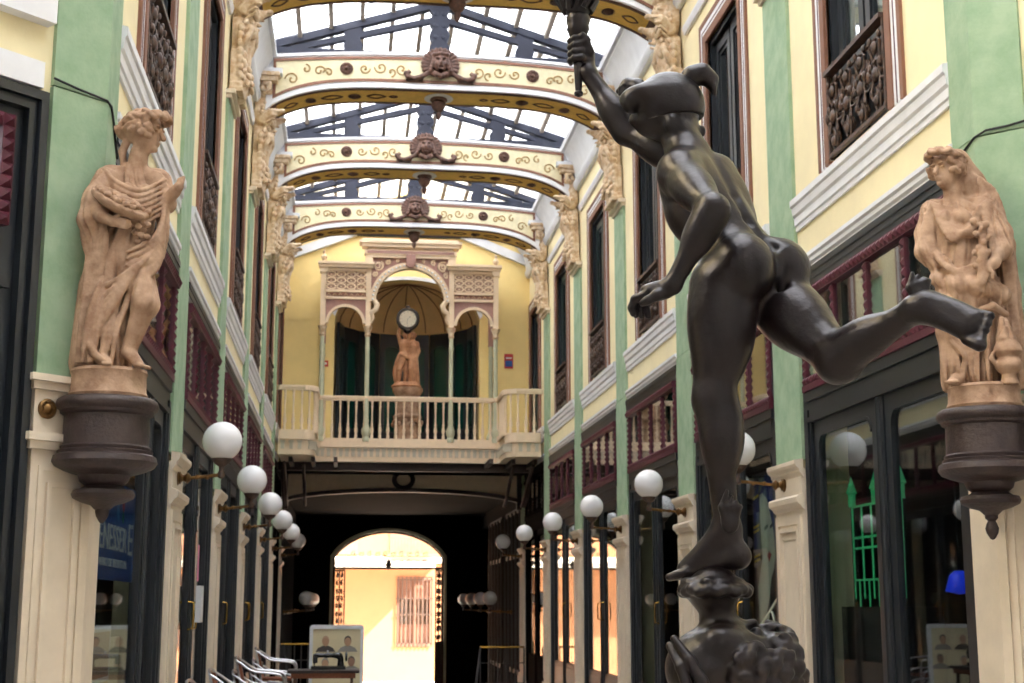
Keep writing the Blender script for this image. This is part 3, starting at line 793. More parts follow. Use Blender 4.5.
# glass and glazing bars
Y0, Y1 = 7.7, 28.3; slope = .81/2.42
def zroof(x): return 8.30-abs(x-XC)*slope
mb = MB()
for q in (-1, 1):
    xa, xb = XC+q*2.6, XC
    mb.add([(xa,Y0,zroof(xa)),(xb,Y0,zroof(xb)),(xb,Y1,zroof(xb)),(xa,Y1,zroof(xa))], [(0,1,2,3) if q < 0 else (3,2,1,0)])
structure(mb, 'ceiling_glass', roofglass)
tn += 1; mb = MB()
for q in (-1, 1):
    for i in range(6):
        x = XC+q*(.22+.42*i); mb.bar((x,Y0,zroof(x)-.05), (x,Y1,zroof(x)-.05), .06, .08)
mb.bar((XC,Y0,8.24),(XC,Y1,8.24),.10,.12)
structure(mb, 'trim_%d' % tn, glazebar)
tn += 1; mb = MB(); y = Y0
while y < Y1:
    for q in (-1, 1):
        mb.bar((XC+q*2.55,y,zroof(XC+q*2.55)-.012), (XC,y,zroof(XC)-.012), .014, .012, up=(0,1,0))
    y += .36
structure(mb, 'trim_%d' % tn, paneline)
# ---------------------------------------------------------------- the rotunda: slanted corner walls with statues on brackets
R2 = math.sqrt(.5)
CORN = ((XL, 7.54), (XR, 7.56)); CD = ((-R2,-R2), (R2,-R2)); CN = ((R2,-R2), (-R2,-R2)); SG = (1, -1)
def cp(s, a, n, z):
    c, d, m = CORN[s], CD[s], CN[s]; return (c[0]+d[0]*a+m[0]*n, c[1]+d[1]*a+m[1]*n, z)
def cbox(mb, s, a0, a1, n0, n1, z0, z1):
    return mb.prism([(a0,z0),(a1,z0),(a1,z1),(a0,z1)], lambda p, q, t: cp(s, p, t, q), n0, n1)
TOP = 15  # rotunda wall top, raised out of view to shut out the sun
for s in (0, 1):
    mb = MB(); cbox(mb, s, 0, .34, -.3, 0, -1.7, 7.5); cbox(mb, s, .34, 4.2, -.3, -.0, 2.62, 7.5); cbox(mb, s, 2.1, 4.2, -.3, 0, -1.7, 2.62)
    structure(mb, 'wall_%s_corner' % SN[s], yellow)
    mb = MB(); cbox(mb, s, 0, 4.2, -.3, 0, 7.5, TOP); structure(mb, 'wall_%s_corner_upper' % SN[s], greyw)
pts = []
a = cp(0, 4.2, 0, 0); b = cp(1, 4.2, 0, 0)
mb = MB(); mb.box(a[0]-.3, a[0], -3, a[1], -1.7, TOP); structure(mb, 'wall_left_rotunda', greyw)
mb = MB(); mb.box(b[0], b[0]+.3, -3, b[1], -1.7, TOP); structure(mb, 'wall_right_rotunda', greyw)
mb = MB(); mb.box(a[0]-.3, b[0]+.3, -3.3, -3, -1.7, TOP); structure(mb, 'wall_back_rotunda', greyw)
# unseen ceiling ring, added to narrow the daylight falling into the rotunda
mb = MB(); n = 32; cxy = (1.12, 3.2)
inn = [(cxy[0]+3.3*math.cos(2*PI*i/n), cxy[1]+3.3*math.sin(2*PI*i/n)) for i in range(n)]
out = [(cxy[0]+8*math.cos(2*PI*i/n), cxy[1]+8*math.sin(2*PI*i/n)) for i in range(n)]
out = [(x, min(y, 7.65)) for x, y in out]
mb.ring(out, inn, lambda p, q, t: (p, q, t), 9.2, 9.5); structure(mb, 'ceiling_added_ring', greyw)
for s in (0, 1):
    mb = MB(); mb.prism([(0.36,z) for z in (2.98,3.24)] + [(4.2,3.24),(4.2,2.98)], lambda p, q, t: cp(s, p, t, q), 0, .08); tn += 1; structure(mb, 'trim_%d' % tn, white)
    mb = MB(); mb.prism([(0.40,z) for z in (2.62,2.76)] + [(4.2,2.76),(4.2,2.62)], lambda p, q, t: cp(s, p, t, q), 0, .06); tn += 1; structure(mb, 'trim_%d' % tn, white)
    # corner pilaster
    t = thing('corner_pilaster', 'broad green and cream pilaster on the %s slanted corner, behind the terracotta woman' % SN[s], 'pilaster', cp(s,0,0,-1.7))
    yr = (7.85, 7.86)[s]; W = (.335, .29)[s]
    def plan(n, w):
        """outline in plan of the pilaster standing n out of the walls, w wide on the slanted wall"""
        p0 = cp(s, w, 0, 0); p1 = cp(s, w, n, 0)
        k = n*math.tan(PI/8); p2 = (SX(s, n), CORN[s][1]-k+ (0), 0)
        q = cp(s, -k, n, 0); p2 = q
        p3 = (SX(s, n), yr, 0); p4 = (SX(s, 0), yr, 0); p5 = (CORN[s][0], CORN[s][1], 0)
        return [(p[0], p[1]) for p in (p0, p1, p2, p3, p4, p5)]
    def slab(mb, n, w, z0, z1): mb.prism(plan(n, w), lambda p, q, t: (p, q, t), z0, z1)
    mb = MB(); slab(mb, .10, W+.04, -1.7, -1.42); slab(mb, .05, W, -1.42, 1.12)
    for z0, z1, n in ((1.10,1.135,.10),(1.06,1.10,.075),(.80,.84,.105),(.76,.80,.08)): slab(mb, n, W+n-.05, z0, z1)
    for g, z0, z1, d in ((.04,-1.3,.68,.02),(.09,-1.22,.60,.035)):
        mb.ring([(g-.03,z0),(W-g,z0),(W-g,z1),(g-.03,z1)], [(g-.03+.025,z0+.025),(W-g-.025,z0+.025),(W-g-.025,z1-.025),(g-.03+.025,z1-.025)], lambda p, q, u: cp(s, p, u, q), .045, .05+d*.6)
    mb.build('pedestal_shaft', cream, t)
    mb = MB(); slab(mb, .034, W-.01, 1.13, 2.66); slab(mb, .03, W-.012, 2.67, 7.6); mb.build('green_shaft', green, t)
    mb = MB(); c = cp(s, W-.07, .05, .965); mb.lathe([(.05,0),(.052,.012),(.042,.02),(.03,.016),(.02,.032),(.0,.036)], c, 18, (CN[s][0],CN[s][1],0))
    ax = Vector((CN[s][0],CN[s][1],0)); u = Vector((CD[s][0],CD[s][1],0))
    for i in range(10):
        an = i*PI/5; p = Vector(c)+ax*.016+(u*math.cos(an)+Vector((0,0,1))*math.sin(an))*.033; mb.sphere(p, .0085, 6, 5)
    mb.build('rosette', brass, t, auto=50)
    # big window of the slanted wall
    f = lambda p, q, u: cp(s, p, u, q)
    t = thing('corner_window', 'black panelled window frame with burgundy pyramid studs on the %s slanted wall' % SN[s], 'window', cp(s,1.2,0,-1.7))
    mb = MB(); z1 = 2.61; A0 = W+.02
    for g, d in ((0,.05),(.03,.075),(.06,.04),(.085,.055)):
        mb.strip([(A0+g,-1.7),(A0+g,z1-g),(2.09-g,z1-g),(2.09-g,-1.7)], [(A0+.03+g,-1.7),(A0+.03+g,z1-g-.03),(2.06-g,z1-g-.03),(2.06-g,-1.7)], f, -.1, d)
    mb.build('surround', black, t)
    mb = MB(); cbox(mb, s, .44, 1.99, -.12, .0, -1.7, 1.86); cbox(mb, s, .44, 1.99, -.12, 0, 2.44, 2.52); cbox(mb, s, .44, .54, -.12, .0, 1.86, 2.44); cbox(mb, s, 1.87, 1.99, -.12, 0, 1.86, 2.44)
    cbox(mb, s, .5, 1.99, 0, .03, 1.55, 1.62)
    for a0, a1 in ((.58,1.2),(1.29,1.92)):
        mb.ring([(a0,-1.5),(a1,-1.5),(a1,1.48),(a0,1.48)], [(a0+.06,-1.44),(a1-.06,-1.44),(a1-.06,1.42),(a0+.06,1.42)], f, 0, .025)
    mb.build('panelling', black, t)
    mb = MB(); q0, q1 = .53, 1.89
    segs = (((q0,2.41),(q1,2.41)), ((q0,1.90),(q1,1.90)), ((q0+.03,1.93),(q0+.03,2.38)), ((q1-.03,1.93),(q1-.03,2.38)), ((1.245,1.93),(1.245,2.38)))
    for (pa, pb) in segs:
        L = math.hypot(pb[0]-pa[0], pb[1]-pa[1]); n = max(1, int(round(L/.066))); 
        for i in range(n):
            a_ = pa[0]+(pb[0]-pa[0])*(i+.5)/n; z_ = pa[1]+(pb[1]-pa[1])*(i+.5)/n; h = .032
            mb.add([cp(s,a_-h,.03,z_-h), cp(s,a_+h,.03,z_-h), cp(s,a_+h,.03,z_+h), cp(s,a_-h,.03,z_+h), cp(s,a_,.065,z_)], [(0,1,4),(1,2,4),(2,3,4),(3,0,4)])
        if pa[0] == pb[0]: cbox(mb, s, pa[0]-.035, pa[0]+.035, -.02, .03, 1.87, 2.44)
        else: cbox(mb, s, q0, q1, -.02, .03, pa[1]-.035, pa[1]+.035)
    mb.build('studded_frame', burgundy, t)
    mb = MB(); cbox(mb, s, .55, 1.87, -.06, -.05, 1.9, 2.42); mb.build('transom_glass', transomglass, t)
# cables
def cable(label, pts, r=.007):
    o = MB().tube(pts, r, 6).build('cable', cable_m, None, auto=60); tag(o, label, 'cable'); return o
cable('thin black cable running along the green pilaster of the left corner', [cp(0,.33,.042,2.70), cp(0,.2,.042,2.685), cp(0,.0,.042,2.67), (SX(0,.045),7.56,2.655), (SX(0,.042),7.68,2.60), (SX(0,.042),7.76,2.52), (SX(0,.042),7.84,2.45)])
cable('thin black cable sloping up the green pilaster of the right corner', [(SX(1,.042),7.84,2.58), (SX(1,.042),7.68,2.62), cp(1,-.01,.042,2.66), cp(1,.06,.042,2.69), cp(1,.18,.042,2.69), cp(1,.29,.042,2.70)])

def bracket(s, c, label, tip):
    t = thing('statue_bracket', label, 'bracket', (c[0], c[1], tip), 'dark turned brackets under the corner statues')
    n = CN[s]; L = .40
    mb = MB(); mb.lathe([(.0,.585),(.09,.585),(.12,.61),(.13,.64),(.20,.66),(.245,.68),(.262,.705),(.255,.735),(.235,.745),(.238,.76),(.222,.765),(.228,.78),(.215,.79),(.212,.94),(.232,.95),(.235,.965),(.25,.975),(.258,.995),(.25,1.02),(.235,1.03),(.0,1.03)], (c[0],c[1],0), 44)
    mb.build('drum', corbelm, t, auto=40)
    mb = MB(); mb.lathe([(.0,.47),(.04,.47),(.06,.49),(.11,.505),(.15,.525),(.158,.545),(.148,.565),(.12,.57),(.09,.59),(.0,.59)], (c[0],c[1],0), 32); mb.build('lower_dish', corbelm, t, auto=40)
    mb = MB(); mb.lathe([(.0,tip),(.012,tip+.005),(.03,tip+.035),(.036,tip+.06),(.028,tip+.085),(.02,min(tip+.10,.462)),(.034,min(tip+.115,.468)),(.034,min(tip+.13,.472)),(.045,.475),(.0,.475)] , (c[0],c[1],0), 20); mb.build('acorn_finial', corbelm, t, auto=40)
    mb = MB()
    for z0, z1, w, l0 in ((.68,.74,.13,0),(.78,.95,.12,0),(.97,1.02,.13,0)):
        cc = Vector((c[0]-n[0]*L*.5, c[1]-n[1]*L*.5, (z0+z1)/2))
        mb.obox(cc, ((CD[s][0],CD[s][1],0),(n[0],n[1],0),(0,0,1)), (w-.004, L*.5-.05, (z1-z0)/2-.004))
    mb.build('wall_block', corbelm, t)
    return t
BL = (-1.235, 7.42); BR = (3.41, 7.285)
bracket(0, BL, 'dark turned bracket under the terracotta woman holding flowers', .40)
bracket(1, BR, 'dark turned bracket under the veiled terracotta woman with the small urn', .335)

def place_local(V, c, az, z0):
    """local x = to the viewer's right, y = away, z up; turned by the bearing az"""
    ca, sa = math.cos(az), math.sin(az); W = np.empty_like(V)
    W[:,0] = c[0] + V[:,0]*ca + V[:,1]*sa; W[:,1] = c[1] - V[:,0]*sa + V[:,1]*ca; W[:,2] = z0+V[:,2]; return W
def leaf_ring(S, c, ru, rw, u, w, n, r, k=.006):
    for i in range(n):
        a = 2*PI*i/n; p = addv(c, Vector(u)*math.cos(a)*ru + Vector(w)*math.sin(a)*rw)
        S.ell(addv(p, (0,0,.008*math.sin(i*2.3))), (r*1.2, r, r*.8), (Vector((math.cos(i*1.3),math.sin(i*1.3),.3)), Vector((-math.sin(i*1.3),math.cos(i*1.3),0)), Vector((.2,0,1))), k)
def head(S, c, fw, r=.078, k=.012):
    fw = Vector(fw).normalized(); sd = fw.cross(Vector((0,0,1))).normalized(); up = sd.cross(fw); m = r/.078
    def P(a=0, b=0, d=0): return addv(c, fw*a*m+sd*b*m+up*d*m)
    def R_(*v): return tuple(x*m for x in v)
    ax = (fw,sd,up)
    S.ell(P(-.012,0,.015), R_(.080,.067,.078), ax, k); S.ell(P(.018,0,-.03), R_(.053,.047,.069), ax, k)
    S.cone(P(.070,0,.016), P(.090,0,-.016), .007*m, .012*m, .008)
    S.ell(P(.073,0,-.038), R_(.008,.016,.006), ax, .005); S.ell(P(.071,0,-.047), R_(.009,.014,.007), ax, .005); S.ell(P(.062,0,-.068), R_(.016,.018,.014), ax, .012)
    for q in (-1,1):
        S.ell(P(.072,.026*q,.006), R_(.010,.014,.009), ax, .008, sub=True); S.ell(P(.064,.026*q,.006), R_(.009,.011,.006), ax, .004)
        S.ell(P(.07,.028*q,.024), R_(.008,.018,.005), ax, .006); S.ell(P(-.01,.064*q,-.008), R_(.012,.007,.018), ax, .005)
    return fw, sd, up
def cloth(n, amp, c, tilt=0., ph=0., w=.14):
    amp *= 1.5
    """deep drapery grooves running down a form, leaning by tilt"""
    def fn(X, Y, Z):
        a = np.arctan2(Y-c[1], X-c[0]); wz = np.sin(Z*7+ph)*.35+np.sin(Z*13+a*2+ph*2)*.2
        u = a*n*.5+Z*tilt+wz; v = a*n*.83+Z*tilt*1.1+wz*1.4+1.7
        return amp*(np.exp(-np.sin(u)**2/w)-.35) + amp*.6*(np.exp(-np.sin(v)**2/w)-.3)
    return fn
def curls(S, c, fw, sd, up, R, n, a0, a1, r=.016, seed=1):
    for i in range(n):
        u = ((i*61+seed)%n)/n; v = ((i*37+seed)%97)/97
        el = -.35+u*1.75; az = a0+(a1-a0)*v
        p = addv(c, fw*(math.cos(el)*math.cos(az)*R)+sd*(math.cos(el)*math.sin(az)*R*.88)+up*(math.sin(el)*R))
        S.ell(p, (r*1.4, r, r), (Vector((math.cos(i),math.sin(i),.3)),Vector((-math.sin(i),math.cos(i),0)),Vector((.1,.2,1))), .005)
def hand(S, p, d, side, L=.075, r=.011):
    """palm at p, fingers along d, spread along side"""
    d = Vector(d).normalized(); side = Vector(side).normalized(); n = d.cross(side)
    S.ell(addv(p, d*.02), (.032,.026,.014), (d,side,n), .01)
    for i in range(4):
        b = addv(p, d*.04+side*(.018-.012*i)); l = L*(.5,.58,.54,.44)[i]
        S.path([b, addv(b, d*l*.6+n*.004), addv(b, d*l-n*.012)], [r*.72,r*.65,r*.55], .004)
    S.path([addv(p, d*.01+side*.022), addv(p, d*.03+side*.042), addv(p, d*.05+side*.046)], [r*.85,r*.75,r*.6], .005)
def fold(S, pts, r, k=.007):
    n = len(pts); S.path(pts, [1.25*r*(.45+.55*math.sin(PI*(i+.5)/n)) for i in range(n)], k)
def sm(pts, n=5):
    """smooth a polyline (Catmull-Rom)"""
    P = [Vector(p) for p in pts]; P = [P[0]*2-P[1]] + P + [P[-1]*2-P[-2]]; out = []
    for i in range(1, len(P)-2):
        for j in range(n):
            t = j/n; a, b, c, d = P[i-1:i+3]
            out.append(tuple(.5*((2*b)+(c-a)*t+(2*a-5*b+4*c-d)*t*t+(3*b-a-3*c+d)*t**3)))
    out.append(tuple(P[-2])); return out

# --- the woman with the basket of flowers (left); landmarks in metres from the centre of her base
def flora():
    def q(px, py, d=0): return ((px-113)*.0053, d, (362-py)*.00612)
    S = SDF((-.27,-.30,-.01), (.35,.26,1.56), .006)
    sk = cloth(9, .020, (0,.02), 1.5, .4); to = cloth(9, .012, (.06,.02), 9, 1.2); hp = cloth(8, .013, (.02,.02), -7, 2.2)
    S.cone(q(106,352,.03), q(112,268,.01), .135, .135, .04, disp=sk); S.cone(q(94,354,.02), q(103,290,.02), .09, .11, .03, disp=cloth(9,.018,(-.1,.02),1,2))
    S.ell(q(119,262), (.145,.12,.15), None, .03, disp=hp); S.cone(q(122,258), q(126,226), .128, .115, .03, disp=hp)
    S.ell(q(127,212), (.135,.10,.125), None, .03, disp=to)
    S.cone(q(105,192,.01), q(150,192,0), .062, .06, .03, disp=to)
    for d in (-1,1): S.ell(q(130+8*d,208,-.085), (.050,.045,.048), None, .02, disp=cloth(9,.006,(.06,.02),9,1.2))
    # bent leg and feet
    S.cone(q(130,268,-.05), q(143,306,-.14), .092, .070, .03, disp=cloth(8,.008,(.1,-.05),-6,1)); S.cone(q(143,306,-.14), q(130,346,-.11), .062, .038, .02)
    S.cone(q(130,346,-.11), q(139,357,-.15), .036, .027, .015)
    for i in range(5): S.cone(q(138+i*1.6,358,-.17+.014*i), q(143+i*1.8,359.5,-.19+.016*i), .011, .010, .004)
    S.cone(q(104,352,-.11), q(110,358,-.17), .036, .026, .02)
    for i in range(4): S.cone(q(106+i*2,359,-.18), q(107+i*2.2,359.5,-.20), .010, .009, .004)
    rn = random.Random(3)
    for i in range(6):
        x0 = 92+i*5.5; fold(S, sm([q(x0+10,285,-.12), q(x0+4+rn.uniform(-2,2),305,-.14), q(x0-2,330,-.145), q(x0-5+rn.uniform(-2,2),357,-.14)]), .013)
    for i in range(6):
        fold(S, sm([q(150-2*i,252,-.10), q(139-3*i,270+4*i,-.16), q(116-2*i,287+7*i,-.16), q(95,296+9*i,-.10)]), .013)
    for i in range(7):
        fold(S, sm([q(99+2*i,190+2*i,-.06), q(113,202+5*i,-.12), q(133,208+5*i,-.145), q(157,193+5*i,-.07)]), .011)
    for i in range(6):
        fold(S, sm([q(157,212+5*i,-.07), q(156,232+6*i,-.11), q(147,250+6*i,-.14), q(124,262+6*i,-.15)]), .013)
    for i in range(5): fold(S, sm([q(150+2*i,205,-.05), q(154+1.5*i,235,-.06), q(152+1.5*i,262,-.05)]), .014)
    for i in range(6):
        fold(S, sm([q(86+3*i,232+i,-.02-.02*i), q(88+3*i,258,-.06-.015*i), q(86+2*i,300,-.09), q(82+2*i,356,-.09)]), .014)
    fold(S, sm([q(84,358,-.05), q(90,340,-.12), q(100,352,-.17), q(112,358,-.19)]), .015)
    # cloth over the right arm
    ar = cloth(8, .011, (-.1,-.04), 12, .5)
    S.path([q(102,194,0), q(93,214,-.04), q(89,234,-.07), q(90,250,-.05)], [.064,.066,.062,.04], .03, disp=ar)
    for i in range(6): fold(S, sm([q(97+2*i,191+i,-.06), q(87+3*i,208+3*i,-.105), q(83+4*i,224+3*i,-.115)]), .011)
    for i in range(5): fold(S, sm([q(84+2*i,230,-.08), q(82+2*i,244,-.07), q(85+2*i,262,-.06)]), .014)
    S.path([q(92,224,-.09), q(98,234,-.17), q(108,239,-.19)], [.040,.033,.026], .015)
    hand(S, q(108,239,-.195), (1,-.1,-.15), (.1,-.1,1), .09, .014)
    # left forearm, bare, reaching out
    S.path([q(152,194,0), q(159,213,-.03)], [.056,.048], .03, disp=to); S.path([q(157,214,-.04), q(166,205,-.10), q(170,201,-.13)], [.038,.03,.026], .012)
    for i in range(4): S.cone(q(169+i*.3,200-i*1.6,-.13), q(173+i*.3,199-i*1.7,-.15), .011, .010, .004)
    # neck, head in profile to the right
    S.cone(q(128,190,0), q(131,168,-.01), .058, .048, .03)
    c = q(134,149,-.02); m = 1.27; fw, sd, up = head(S, c, (.93,-.30,-.20), .078*m)
    curls(S, c, fw, sd, up, .083*m, 110, .95, 2*PI-.95, .017)
    S.ell(addv(c, -fw*.095-up*.02), (.052,.046,.048), None, .012); curls(S, addv(c, -fw*.095-up*.02), fw, sd, up, .050, 30, 0, 6.28, .013)
    S.path([addv(c, -fw*.075-up*.07), addv(c, -fw*.085-up*.13), addv(c, -fw*.06-up*.2), addv(c, -fw*.04-up*.26)], [.022,.020,.017,.011], .008)
    leaf_ring(S, addv(c, up*.058+fw*.005), .112, .096, (fw+up*.3).normalized(), sd, 30, .020)
    leaf_ring(S, addv(c, up*.078+fw*.012), .098, .084, (fw+up*.3).normalized(), sd, 24, .019)
    V, Q = S.mesh()
    B = SDF((-.24,-.32,.62), (.24,.05,1.08), .0055)       # basket with flowers
    ax = Vector((.9,0,-.42)).normalized(); bx = Vector((.36,-.42,.84)).normalized(); bx = (bx-ax*bx.dot(ax)).normalized(); cx = ax.cross(bx)
    bc = q(114,222,-.17)
    B.ell(bc, (.155,.05,.10), (ax,bx,cx), .01); B.half(bx, addv(bc, bx*.012)); leaf_ring(B, addv(bc, bx*.006), .145, .095, ax, cx, 40, .008)
    for i in range(46):
        u = math.sqrt(((i*29)%46)/46)*.9; a = i*2.399; p = addv(bc, ax*(u*math.cos(a)*.14)+cx*(u*math.sin(a)*.085)+bx*(.022+.02*(1-u)))
        B.ell(p, (.019,.019,.014), None, .004)
        for j in range(4): B.ell(addv(p, (math.cos(j*1.57+i)*.013, math.sin(j*1.57+i)*.010, .008)), (.009,.009,.006), None, .002)
    for i in range(14): B.ell(q(130+((i*7)%5)*3, 222+i*2.3, -.17+.01*((i*3)%4)), (.018,.016,.016), None, .004)
    return (V, Q), B.mesh()
(vq, bq) = flora()
az = math.atan2(BL[0], BL[1])
t = thing('woman_statue', 'terracotta statue of a robed woman holding a basket of flowers, on the left bracket', 'statue', (BL[0], BL[1], 1.03))
mesh_obj('figure', place_local(vq[0], BL, az, 1.17), vq[1], terra, t, smooth=True)
mesh_obj('flower_basket', place_local(bq[0], BL, az, 1.17), bq[1], terra, t, smooth=True)
MB().lathe([(.0,1.032),(.195,1.032),(.20,1.05),(.19,1.07),(.188,1.15),(.195,1.165),(.19,1.18),(.0,1.182)], (BL[0],BL[1],0), 36).build('round_base', terra, t, auto=40)

def winter():
    def q(px, py, d=0): return ((px-976)*.0053, d, (385-py)*.00575)
    S = SDF((-.33,-.32,-.01), (.28,.28,1.40), .006)
    sk = cloth(10, .018, (-.04,.02), .8, 1.4); to = cloth(9, .012, (-.09,.02), 8, .3); hp = cloth(8,.013,(-.06,.02),-6,2)
    S.cone(q(964,376,.02), q(964,295,0), .145, .14, .04, disp=sk); S.cone(q(996,374,.05), q(985,300,.04), .095, .11, .03, disp=cloth(9,.016,(.08,.05),.6,.4))
    S.ell(q(965,283), (.155,.125,.15), None, .04, disp=hp); S.cone(q(965,285), q(961,245), .14, .125, .03, disp=hp); S.ell(q(960,228), (.145,.105,.13), None, .03, disp=to)
    S.cone(q(938,210,.02), q(984,210,.02), .064, .066, .03, disp=to)
    for d in (-1,1): S.ell(q(957+9*d,222,-.085), (.050,.045,.048), None, .02, disp=cloth(9,.006,(-.09,.02),8,.3))
    S.cone(q(955,288,-.06), q(947,332,-.13), .085, .066, .03, disp=cloth(8,.008,(-.12,-.05),5,1)); S.cone(q(947,332,-.13), q(951,374,-.07), .064, .055, .03, disp=sk)
    S.cone(q(952,378,-.12), q(947,382,-.19), .036, .026, .015)
    for i in range(5): S.cone(q(943+2.3*i,382.5,-.20), q(941+2.6*i,383,-.225), .010, .009, .004)
    rn = random.Random(5)
    for i in range(7):
        x0 = 938+i*7; fold(S, sm([q(x0+5,312,-.12), q(x0+2+rn.uniform(-2,2),330,-.15), q(x0+rn.uniform(-2,2),355,-.15), q(x0+rn.uniform(-3,3),381,-.14)]), .014)
    for i in range(6): fold(S, sm([q(936+i,285+7*i,-.05), q(943,302+7*i,-.16), q(956,318+7*i,-.17), q(966,336+6*i,-.13)]), .012)
    for i in range(8): fold(S, sm([q(936+3*i,204+i,-.07), q(943+4*i,228+2*i,-.13), q(957+3*i,246-2*i,-.145), q(982,212+3*i,-.08)]), .011)
    for i in range(6): fold(S, sm([q(934+3*i,248+3*i,-.05-.02*i), q(942+3*i,266+3*i,-.14), q(960+2*i,276+3*i,-.155), q(990,262+4*i,-.10)]), .012)
    # mantle hanging in an apron below the hips
    S.path([q(936,280,-.08), q(956,290,-.145), q(978,292,-.135), q(998,298,-.05)], [.036,.044,.046,.05], .02, disp=cloth(16,.010,(-.04,.1),2,1))
    for i in range(8): fold(S, sm([q(950+6*i,286,-.155+.012*i), q(953+6*i,299,-.165+.012*i), q(950+6*i+3,312,-.155+.012*i)]), .012)
    S.path([q(945,305,-.13), q(958,313,-.16), q(974,317,-.16), q(990,311,-.14), q(1002,318,-.08)], [.016,.019,.020,.019,.017], .008)
    # left arm with the sheaf, right arm bent behind
    al = cloth(8,.010,(.12,-.04),12,.7)
    S.path([q(987,213,0), q(999,238,-.02), q(1001,254,-.06)], [.07,.068,.060], .03, disp=al); S.path([q(1001,252,-.07), q(993,270,-.14), q(987,276,-.17)], [.045,.034,.028], .015)
    for i in range(7): fold(S, sm([q(984+3*i,210,-.06+.01*i), q(989+3*i,234,-.095+.01*i), q(991+2*i,257,-.12+.01*i)]), .011)
    hand(S, q(986,275,-.18), (-.35,-.1,-.9), (.9,-.1,-.3), .08, .014)
    S.path([q(984,232,-.14), q(983,262,-.18), q(980,290,-.18)], [.016,.024,.026], .008)
    for i in range(22): S.ell(q(975+((i*5)%8)*2, 230+((i*11)%13)*4.4, -.17-.010*(i%3)), (.015,.013,.02), (Vector((1,.2,.3*math.sin(i))),Vector((-.2,1,0)),Vector((-.3*math.sin(i),0,1))), .004)
    ar = cloth(8,.010,(-.24,0),12,.2)
    S.path([q(936,210,0), q(929,230,0), q(928,250,-.03), q(938,266,-.06)], [.062,.058,.056,.045], .03, disp=ar)
    for i in range(6): fold(S, sm([q(933+2*i,206,-.06), q(926+2*i,228,-.065), q(926+2*i,252,-.08), q(934+2*i,268,-.10)]), .011)
    # veil down the back
    S.path([q(962,160,.04), q(976,182,.05), q(990,205,.06), q(1002,245,.08), q(1005,290,.09), q(1008,345,.09), q(1010,378,.08)], [.066,.062,.062,.060,.058,.058,.056], .03, disp=cloth(9,.014,(.12,.06),1.5,0))
    for i in range(5): fold(S, sm([q(972+3*i,168+3*i,.0), q(984+4*i,198,.01), q(1002+2*i,250,.01), q(1005+2*i,320,.01), q(1005+2*i,378,.01)]), .014)
    S.cone(q(958,208,0), q(956,186,-.01), .056, .047, .025)
    c = q(953,170,-.03); m = 1.2; fw, sd, up = head(S, c, (-.62,-.78,-.14), .078*m)
    curls(S, c, fw, sd, up, .083*m, 110, .95, 2*PI-.95, .017, 4)
    leaf_ring(S, addv(c, up*.062), .108, .092, (fw+up*.3).normalized(), sd, 30, .019); leaf_ring(S, addv(c, up*.08), .094, .08, (fw+up*.3).normalized(), sd, 24, .018)
    V, Q = S.mesh()
    U = SDF((.02,-.26,-.01), (.26,.02,.46), .005); uc = q(1001,0,-.12)[0]
    y = -.13
    U.cone((uc,y,.0),(uc,y,.03), .05, .04, .01); U.ell((uc,y,.10), (.07,.07,.055), None, .01); U.cone((uc,y,.14),(uc,y,.17), .055, .075, .01)
    U.path([(uc-.06,y-.03,.1),(uc-.085,y-.04,.13),(uc-.075,y-.03,.16)], .012, .006)
    for i in range(14):
        a = i*2.4; r = .01+.035*((i*5)%7)/7; U.path([(uc+math.cos(a)*r,y+math.sin(a)*r,.17),(uc+math.cos(a+.8)*r*1.1,y+math.sin(a+.8)*r*1.1,.24),(uc+math.cos(a+1.6)*r*.7-.01,y+math.sin(a+1.6)*r*.7,.30+.07*((i*3)%4)/4)], [.024,.018,.008], .008)
    return (V, Q), U.mesh()
(vq, bq) = winter()
az = math.atan2(BR[0], BR[1])
t = thing('woman_statue', 'terracotta statue of a veiled woman beside a small flaming urn, on the right bracket', 'statue', (BR[0], BR[1], 1.03))
mesh_obj('figure', place_local(vq[0], BR, az, 1.15), vq[1], terra, t, smooth=True)
mesh_obj('flaming_urn', place_local(bq[0], BR, az, 1.15), bq[1], terra, t, smooth=True)
MB().lathe([(.0,1.032),(.195,1.032),(.20,1.05),(.19,1.07),(.188,1.13),(.195,1.145),(.19,1.16),(.0,1.162)], (BR[0],BR[1],0), 36).build('round_base', terra, t, auto=40)
# ---------------------------------------------------------------- end wall with niche, wooden screen and balcony
YW, YC = 28.2, 27.2
NR = 1.46                                     # niche half width
def niche_top(x): return 5.68+.78*math.sqrt(max(0, 1-((x-XC)/NR)**2))
mb = MB()
mb.box(XL-.3, XC-NR, YW, YW+.3, 2.9, 9.0); mb.box(XC+NR, XR+.3, YW, YW+.3, 2.9, 9.0)
n = 24; xs = [XC-NR+2*NR*i/n for i in range(n+1)]
mb.strip([(x, niche_top(x)) for x in xs], [(x, 9.0) for x in xs], lambda p, q, t: (p, t, q), YW, YW+.3)
structure(mb, 'wall_end', yellow2)
mb = MB(); mb.strip([(x, niche_top(x)) for x in xs], [(XC+(x-XC)*1.04, niche_top(x)+.07) for x in xs], lambda p, q, t: (p, t, q), YW-.03, YW+.02)
structure(mb, 'trim_%d' % (tn+1), white, auto=30); tn += 1
mb = MB()
for q in (-1, 1): mb.bar((XC+q*2.5,YW-.05,6.86), (XC,YW-.05,7.86), .12, .17)
structure(mb, 'trim_%d' % (tn+1), greyw); tn += 1
